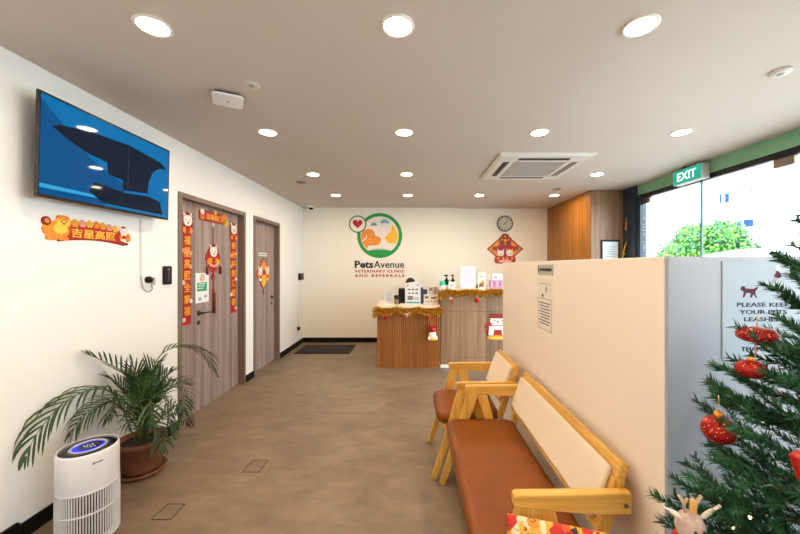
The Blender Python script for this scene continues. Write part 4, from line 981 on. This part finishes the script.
# ================================================================== christmas tree
xt = thing('christmas_tree', 'green artificial christmas tree with red ornaments at the right edge', 'christmas tree', (.98, .72, 0))
TX0, TY0 = .98, .72
MB().lathe([(.022, .05), (.020, 1.2), (.008, 1.80)], (TX0, TY0, 0), 10).build('trunk', BARK, xt)
for k_ in range(3):
    a = k_*2*PI/3+.4; MB().bar((TX0, TY0, .06), (TX0+.22*math.cos(a), TY0+.22*math.sin(a), .012), .024, .02, 0, (0, 0, 1)).build('stand_leg', DGREY, xt)
def needles(mb, path, rnd, dens, L, mi=0):
    for i in range(len(path)-1):
        a, b = path[i], path[i+1]; t = (b-a).normalized()
        u = t.cross(Vector((0, 0, 1)));
        if u.length < .1: u = Vector((1, 0, 0))
        u.normalize(); v_ = t.cross(u)
        for _ in range(max(1, int((b-a).length*dens))):
            p = a.lerp(b, rnd.random()); an = rnd.uniform(0, 2*PI); rad = u*math.cos(an)+v_*math.sin(an)
            d = (t*.85+rad*.9+Vector((0, 0, .12))).normalized()*L*rnd.uniform(.75, 1.15); e = p+d
            if e.y > 1.045: continue
            s_ = d.cross(rad).normalized()*.0021; s2 = d.cross(s_).normalized()*.0021
            mb.add([p+s_, p-s_*.5+s2, p-s_*.5-s2, e], [(0, 1, 3), (1, 2, 3), (2, 0, 3)], mi)
def branch(end, seed, start=None):
    rnd = random.Random(seed); end = Vector(end); st = start or Vector((TX0, TY0, end.z-.06-.02*rnd.random()))
    L = (end-st).length; mid = st.lerp(end, .5)+Vector((0, 0, -.02*L/.3)); path = cr([st, mid, end], 7); mb = MB()
    mb.tube(path, [.004*(1-.6*i/(len(path)-1)) for i in range(len(path))], 5, 1)
    k0 = 3 if L > .2 else 2
    needles(mb, path[k0:], rnd, 760, .026)
    t = (end-st).normalized(); s_ = t.cross(Vector((0, 0, 1))).normalized(); nt_ = max(2, int(L/.055))
    for q in range(nt_):
        f_ = .28+.62*q/nt_; i = int(f_*(len(path)-1)); p = path[i]; sg = 1 if q % 2 else -1
        ln = (.045+.24*L*(1-f_)+.03*rnd.random()); d = (t*.9+s_*sg*.75+Vector((0, 0, rnd.uniform(-.15, .35)))).normalized(); e = p+d*ln
        if e.y > 1.03: e.y = 1.03
        tw = cr([p, p.lerp(e, .5)+Vector((0, 0, -.006)), e], 3); mb.tube(tw, .0018, 4, 1); needles(mb, tw, rnd, 760, .024)
    return mb.build('branch', [FIR, BARK], xt)
rnd = random.Random(5); z = .30; a = .5; cnt = 0
while z < 1.80:
    r_ = max(.04, .135+(1.465-z)*.362)*rnd.uniform(.82, 1.04); r_ = min(r_, .58)*(.80 if 1.20 < z < 1.44 else 1)
    ex1 = TX0+r_*math.cos(a); ey1 = TY0+r_*math.sin(a)
    if ey1 > 1.0:
        f_ = (1.0-TY0)/(ey1-TY0); ex1 = TX0+(ex1-TX0)*(.5+.5*f_); ey1 = 1.0
    branch((ex1, ey1, z+.02), 100+cnt); cnt += 1
    a += 2.39996+rnd.uniform(-.2, .2); z += .0105 if z > .75 else .019
for k_, (px, py, Y) in enumerate(((652, 494, .90), (677, 482, .86), (660, 520, .93), (706, 382, .88), (713, 397, .84), (709, 444, .86), (727, 462, .80), (736, 326, .84), (776, 257, .83), (764, 284, .82), (730, 358, .86), (690, 505, .80))):
    branch(P(px, py, Y), 400+k_)
# ornaments in the tree
def glitter(name, c_):
    m = mat(name, c_, .28, .35); vo = N(m, 'ShaderNodeTexVoronoi'); vo.inputs['Scale'].default_value = 140
    m.node_tree.links.new(coords(m), vo.inputs['Vector'])
    setcol(m, ramp(m, vo.outputs['Distance'], [(.16, (.95, .45, .15)), (.24, c_)])); bump(m, vo.outputs['Distance'], .5, .002); return m
GR = glitter('red_glitter', (.34, .003, .006))
p = P(718.5, 429.5, .83); t = thing('red_bauble', 'glittery round red bauble hanging at the left side of christmas tree', 'ornament', tuple(p), 0, 'christmas tree ornaments')
MB().ball(p, (.0355, .0355, .034), 0, 32, 20).build('ball', GR, t)
MB().lathe([(.001, .033), (.009, .033), (.009, .043), (.001, .044)], tuple(p), 14).build('cap', GOLD, t)
MB().tube([p+Vector((0, 0, .043)), p+Vector((.001, 0, .062)), p+Vector((.002, .002, .085))], .0011, 6).build('string', GOLD, t)
p = P(757, 335, .82); t = thing('red_drum_ornament', 'flattened red glitter ornament in upper part of christmas tree', 'ornament', tuple(p), 0, 'christmas tree ornaments')
MB().lathe([(.001, -.016), (.025, -.016), (.038, -.008), (.040, .004), (.030, .016), (.001, .020)], tuple(p), 28).build('body', GR, t)
MB().tube([p+Vector((-.004, 0, -.014)), p+Vector((-.004, 0, -.055))], .0018, 6).build('string', PINK, t)
MB().tube([p+Vector((0, 0, .018)), p+Vector((0, 0, .045))], .0012, 6).build('loop', GOLD, t)
p = P(751, 369, .80); t = thing('red_bauble', 'dark red bauble half hidden in branches below the flattened ornament', 'ornament', tuple(p), 0, 'christmas tree ornaments')
MB().ball(p, (.030, .030, .022), 0, 24, 14).build('ball', GR, t); MB().lathe([(.001, .02), (.007, .02), (.007, .028), (.001, .028)], tuple(p), 12).build('cap', GOLD, t)
p = P(803, 466, .62); t = thing('red_felt_ornament', 'red felt ornament with white trim at the picture right edge', 'ornament', tuple(p), 0, 'christmas tree ornaments')
MB().prism([(p.x-.022, p.z+.020), (p.x+.016, p.z+.032), (p.x+.028, p.z-.020), (p.x-.004, p.z-.032)], p.y-.008, p.y+.008).build('felt', RED, t, .004)
MB().prism([(p.x-.012, p.z+.016), (p.x-.004, p.z+.018), (p.x+.002, p.z-.010), (p.x-.005, p.z-.012)], p.y-.0095, p.y-.008).build('trim', PWHITE, t)
MB().tube([p+Vector((-.005, 0, .022)), p+Vector((-.004, 0, .06))], .0011, 6).build('loop', GOLD, t)
# plush reindeer
p = P(690, 522, .78); t = thing('reindeer_plush', 'pale plush reindeer with red trim on lowest visible tree branch', 'plush toy', tuple(p), 0, 'christmas tree ornaments')
PL = speck('plush_grey_pink', (.44, .33, .31), (.55, .43, .40), 60, .9)
MB().ball(p+Vector((0, 0, -.01)), (.030, .028, .036), 0, 20, 14).ball(p+Vector((-.004, -.022, -.018)), (.016, .018, .014), 0, 14, 8).build('head', PL, t)
for q in (-1, 1):
    MB().loft([[p+Vector((q*(.022+u*.045), -.003-.004*math.sin(v_), .012+u*.028+(.010*(1-abs(2*u-.7)))*math.cos(v_))) for v_ in [j*PI/4 for j in range(8)]] for u in (0, .25, .5, .75, 1)], 0).build('ear', WP, t)
    MB().tube([p+Vector((q*.010, 0, .020)), p+Vector((q*.016, 0, .045)), p+Vector((q*.026, 0, .062))], .0035, 7).tube([p+Vector((q*.015, 0, .040)), p+Vector((q*.006, 0, .056))], .003, 6).build('antler', mat('antler_tan', (.50, .38, .32), .8), t)
    MB().ball(p+Vector((q*.010, -.028, -.004)), .0035, 0, 8, 6).build('eye', INK, t)
MB().ball(p+Vector((-.004, -.040, -.018)), .005, 0, 10, 6).build('nose', RED, t)
MB().lathe([(.020, -.052), (.034, -.048), (.034, -.040), (.024, -.036)], tuple(p), 20).build('scarf', RED, t)
MB().box(p.x-.005, p.y-.012, p.z+.026, p.x+.006, p.y-.004, p.z+.058).build('clip', mat('clip_wood', (.80, .45, .15), .5), t, .001)
FL = mat('fairy_light', (1, .6, .2), .4, emit=(1, .55, .15), es=9)
for k_, (px, py, Y) in enumerate(((750, 517, .72), (733, 527, .78))):
    p = P(px, py, Y); t = thing('fairy_light', ('tiny warm glowing fairy light low in christmas tree', 'tiny fairy light beside the plush reindeer, lowest in the tree')[k_], 'fairy light', tuple(p), 0, 'fairy lights on the tree')
    MB().ball(p, (.0028, .0028, .0045), 0, 8, 6).build('bulb', FL, t)
    MB().lathe([(.003, .003), (.003, .010), (.001, .011)], tuple(p), 8).build('socket', mat('fir_green_plastic', (.01, .06, .02), .5), t)

# ================================================================== outside
struct('ground_outside', MB().box(XR+.05, -25, -.2, 45, 45, -.02), speck('paving', (.45, .44, .42), (.52, .51, .48), 3, .8))
# street tree
tr_ = thing('street_tree', 'round bushy green tree seen through the glass front', 'tree', (8.1, 9.1, 0))
tc = Vector((8.1, 9.2, 0)); rnd = random.Random(9)
MB().tube([tc+Vector((0, 0, -.05)), tc+Vector((.02, .03, .8)), tc+Vector((-.02, 0, 1.5))], [.11, .08, .06], 10).build('trunk', BARK, tr_)
mb = MB(); dirv = Vector((1, -.88, 0)).normalized()
blobs = [(0, 1.95, .78), (-.62, 1.7, .55), (.60, 1.70, .58), (-.95, 1.38, .45), (1.0, 1.42, .45), (-.3, 2.2, .45), (.35, 2.18, .50), (0, 1.45, .7)]
for s_, z_, r_ in blobs:
    for dep in (-.35, 0, .35):
        c0_ = tc+dirv*s_+Vector((.88, 1, 0)).normalized()*dep*r_*1.2+Vector((0, 0, z_))
        for _ in range(620):
            d = Vector((rnd.gauss(0, 1), rnd.gauss(0, 1), rnd.gauss(0, 1))).normalized(); p = c0_+d*r_*rnd.uniform(.72, 1.05)*(1 if dep == 0 else .85)
            u = d.cross(Vector((rnd.gauss(0, 1), rnd.gauss(0, 1), rnd.gauss(0, 1)))).normalized(); v2 = (d*.4+u.cross(d)).normalized(); L_ = rnd.uniform(.045, .085)
            mb.add([p, p+u*L_*.45+v2*L_*.5, p+v2*L_*1.2, p-u*L_*.45+v2*L_*.5], [(0, 1, 2, 3)], rnd.choice((0, 0, 1, 2)))
mb.build('foliage', [mat('leaf_mid', (.035, .17, .02), .6), mat('leaf_bright', (.12, .36, .015), .6), mat('leaf_deep', (.008, .075, .035), .6)], tr_)
# buildings
WB = mat('facade_white', (.62, .64, .66), .8); WB2 = mat('facade_pale', (.40, .46, .54), .8); BW = mat('window_blue', (.008, .035, .11), .4, spec=.1); BG = mat('window_grey', (.10, .14, .18), .4, spec=.1)
def bldg(name, label, c, ang, W, D_, Hh, mt, wins):
    t = thing(name, label, 'building', c, ang)
    MB().box(-W/2, 0, 0, W/2, D_, Hh).build('walls', mt, t, world=False)
    MB().box(-W/2-.1, -.15, Hh, W/2+.1, D_, Hh+.25).build('roof_edge', WB, t, world=False)
    for (x, z, w_, h_, mm) in wins:
        o = MB().box(x-w_/2-.05, -.06, z-.05, x+w_/2+.05, 0, z+h_+.05).build('window_frame', WB2, t, world=False)
        MB().box(x-w_/2, -.07, z, x+w_/2, -.06, z+h_).build('window_pane', mm, o, world=False)
    for z in (3.0, 6.0): MB().box(-W/2, -.05, z-.06, W/2, 0, z+.06).build('floor_band', WB2, t, world=False)
    return t
# facade facing the glass front: local -y faces the camera
fa = math.radians(-46)
c1 = P(706, 266, 17); 
bldg('apartment_building', 'white apartment block with small blue windows beyond the tree', (c1.x, c1.y, -.1), fa, 9, 6, 9.0, WB,
     [(.55, 4.65, .08, .45, BW), (.78, 4.65, .14, .45, BW), (1.62, 4.95, .10, .3, BG), (.6, 3.62, .42, .16, BG), (1.20, 3.38, .16, .36, BW), (1.52, 3.40, .32, .34, BW), (-1.4, 4.2, .7, 1.1, WB2), (-1.4, 1.4, .7, 1.1, WB2), (3.2, 4.6, .8, 1.2, WB2), (-3.2, 2.0, .8, 1.2, WB2)])
c2 = P(640, 266, 19)
bldg('plain_building', 'plain pale building at the left behind the street tree', (c1.x-6.8, c1.y+7.0, -.1), fa, 9, 6, 7.5, WB2, [(-2.0, 4.0, 1, 1.2, WB), (2.0, 1.5, 1.0, 1.2, WB), (0.0, 4.0, 1, 1.2, WB)])
c3 = P(830, 266, 12)
bldg('near_building', 'plain white building at the right edge beyond the glass front', (c1.x+5.0, c1.y-6.2, -.1), fa, 5.5, 6, 7.5, WB2, [(1.0, 1.5, 1.0, 1.2, BG), (-.8, 4.2, 1.0, 1.2, WB)])
# parked car
car = thing('parked_car', 'white parked car whose roof shows just above the partition', 'car', (6.45, 4.75, -.02), 0)
CP = mat('car_white', (.80, .80, .80), .2, coat=.5)
def carring(y, zb, zt, hw_, inset):
    return [(6.45-hw_, y, zb), (6.45-hw_-.02, y, (zb+min(zt, .95))/2), (6.45-hw_, y, min(zt, .95)), (6.45-hw_+inset, y, zt-.05), (6.45-hw_+inset+.12, y, zt),
            (6.45+hw_-inset-.12, y, zt), (6.45+hw_-inset, y, zt-.05), (6.45+hw_, y, min(zt, .95)), (6.45+hw_+.02, y, (zb+min(zt, .95))/2), (6.45+hw_, y, zb)]
MB().loft([carring(y, zb, zt, h_, i_) for y, zb, zt, h_, i_ in ((2.35, .35, .85, .78, .05), (2.5, .25, .98, .85, .06), (3.35, .22, 1.06, .88, .07), (4.0, .22, 1.66, .88, .20), (4.6, .22, 1.74, .88, .20), (6.1, .22, 1.74, .88, .20), (6.75, .22, 1.66, .87, .18), (6.95, .25, 1.15, .85, .08), (7.0, .35, 1.0, .80, .06))], 0, True).build('body', CP, car)
MB().loft([[(x, y, z) for x, z in ((5.62+i_, 1.0), (5.71+i_, 1.58))]+[(x, y, z) for x, z in ((5.72+i_, 1.58), (5.63+i_, 1.0))] for y, i_ in ((4.1, -.05), (6.5, -.05))], 0, False).build('side_window', mat('car_glass', (.02, .03, .04), .1), car)
for y in (3.05, 6.2):
    for x in (5.55, 7.15):
        w_o = MB().lathe([(.001, 0), (.30, 0), (.34, .03), (.34, .17), (.30, .20), (.001, .20)], n=28).build('wheel', mat('tyre', (.02, .02, .02), .8), car, world=False)
        w_o.data.transform(Matrix.Translation((x-6.45, y-4.75, .34)) @ Matrix.Rotation(PI/2, 4, 'Y'))
MB().box(5.60, 7.0, .9, 5.75, 7.02, 1.1).box(7.1, 7.0, .9, 7.25, 7.02, 1.1).build('tail_lamp', RED, car)
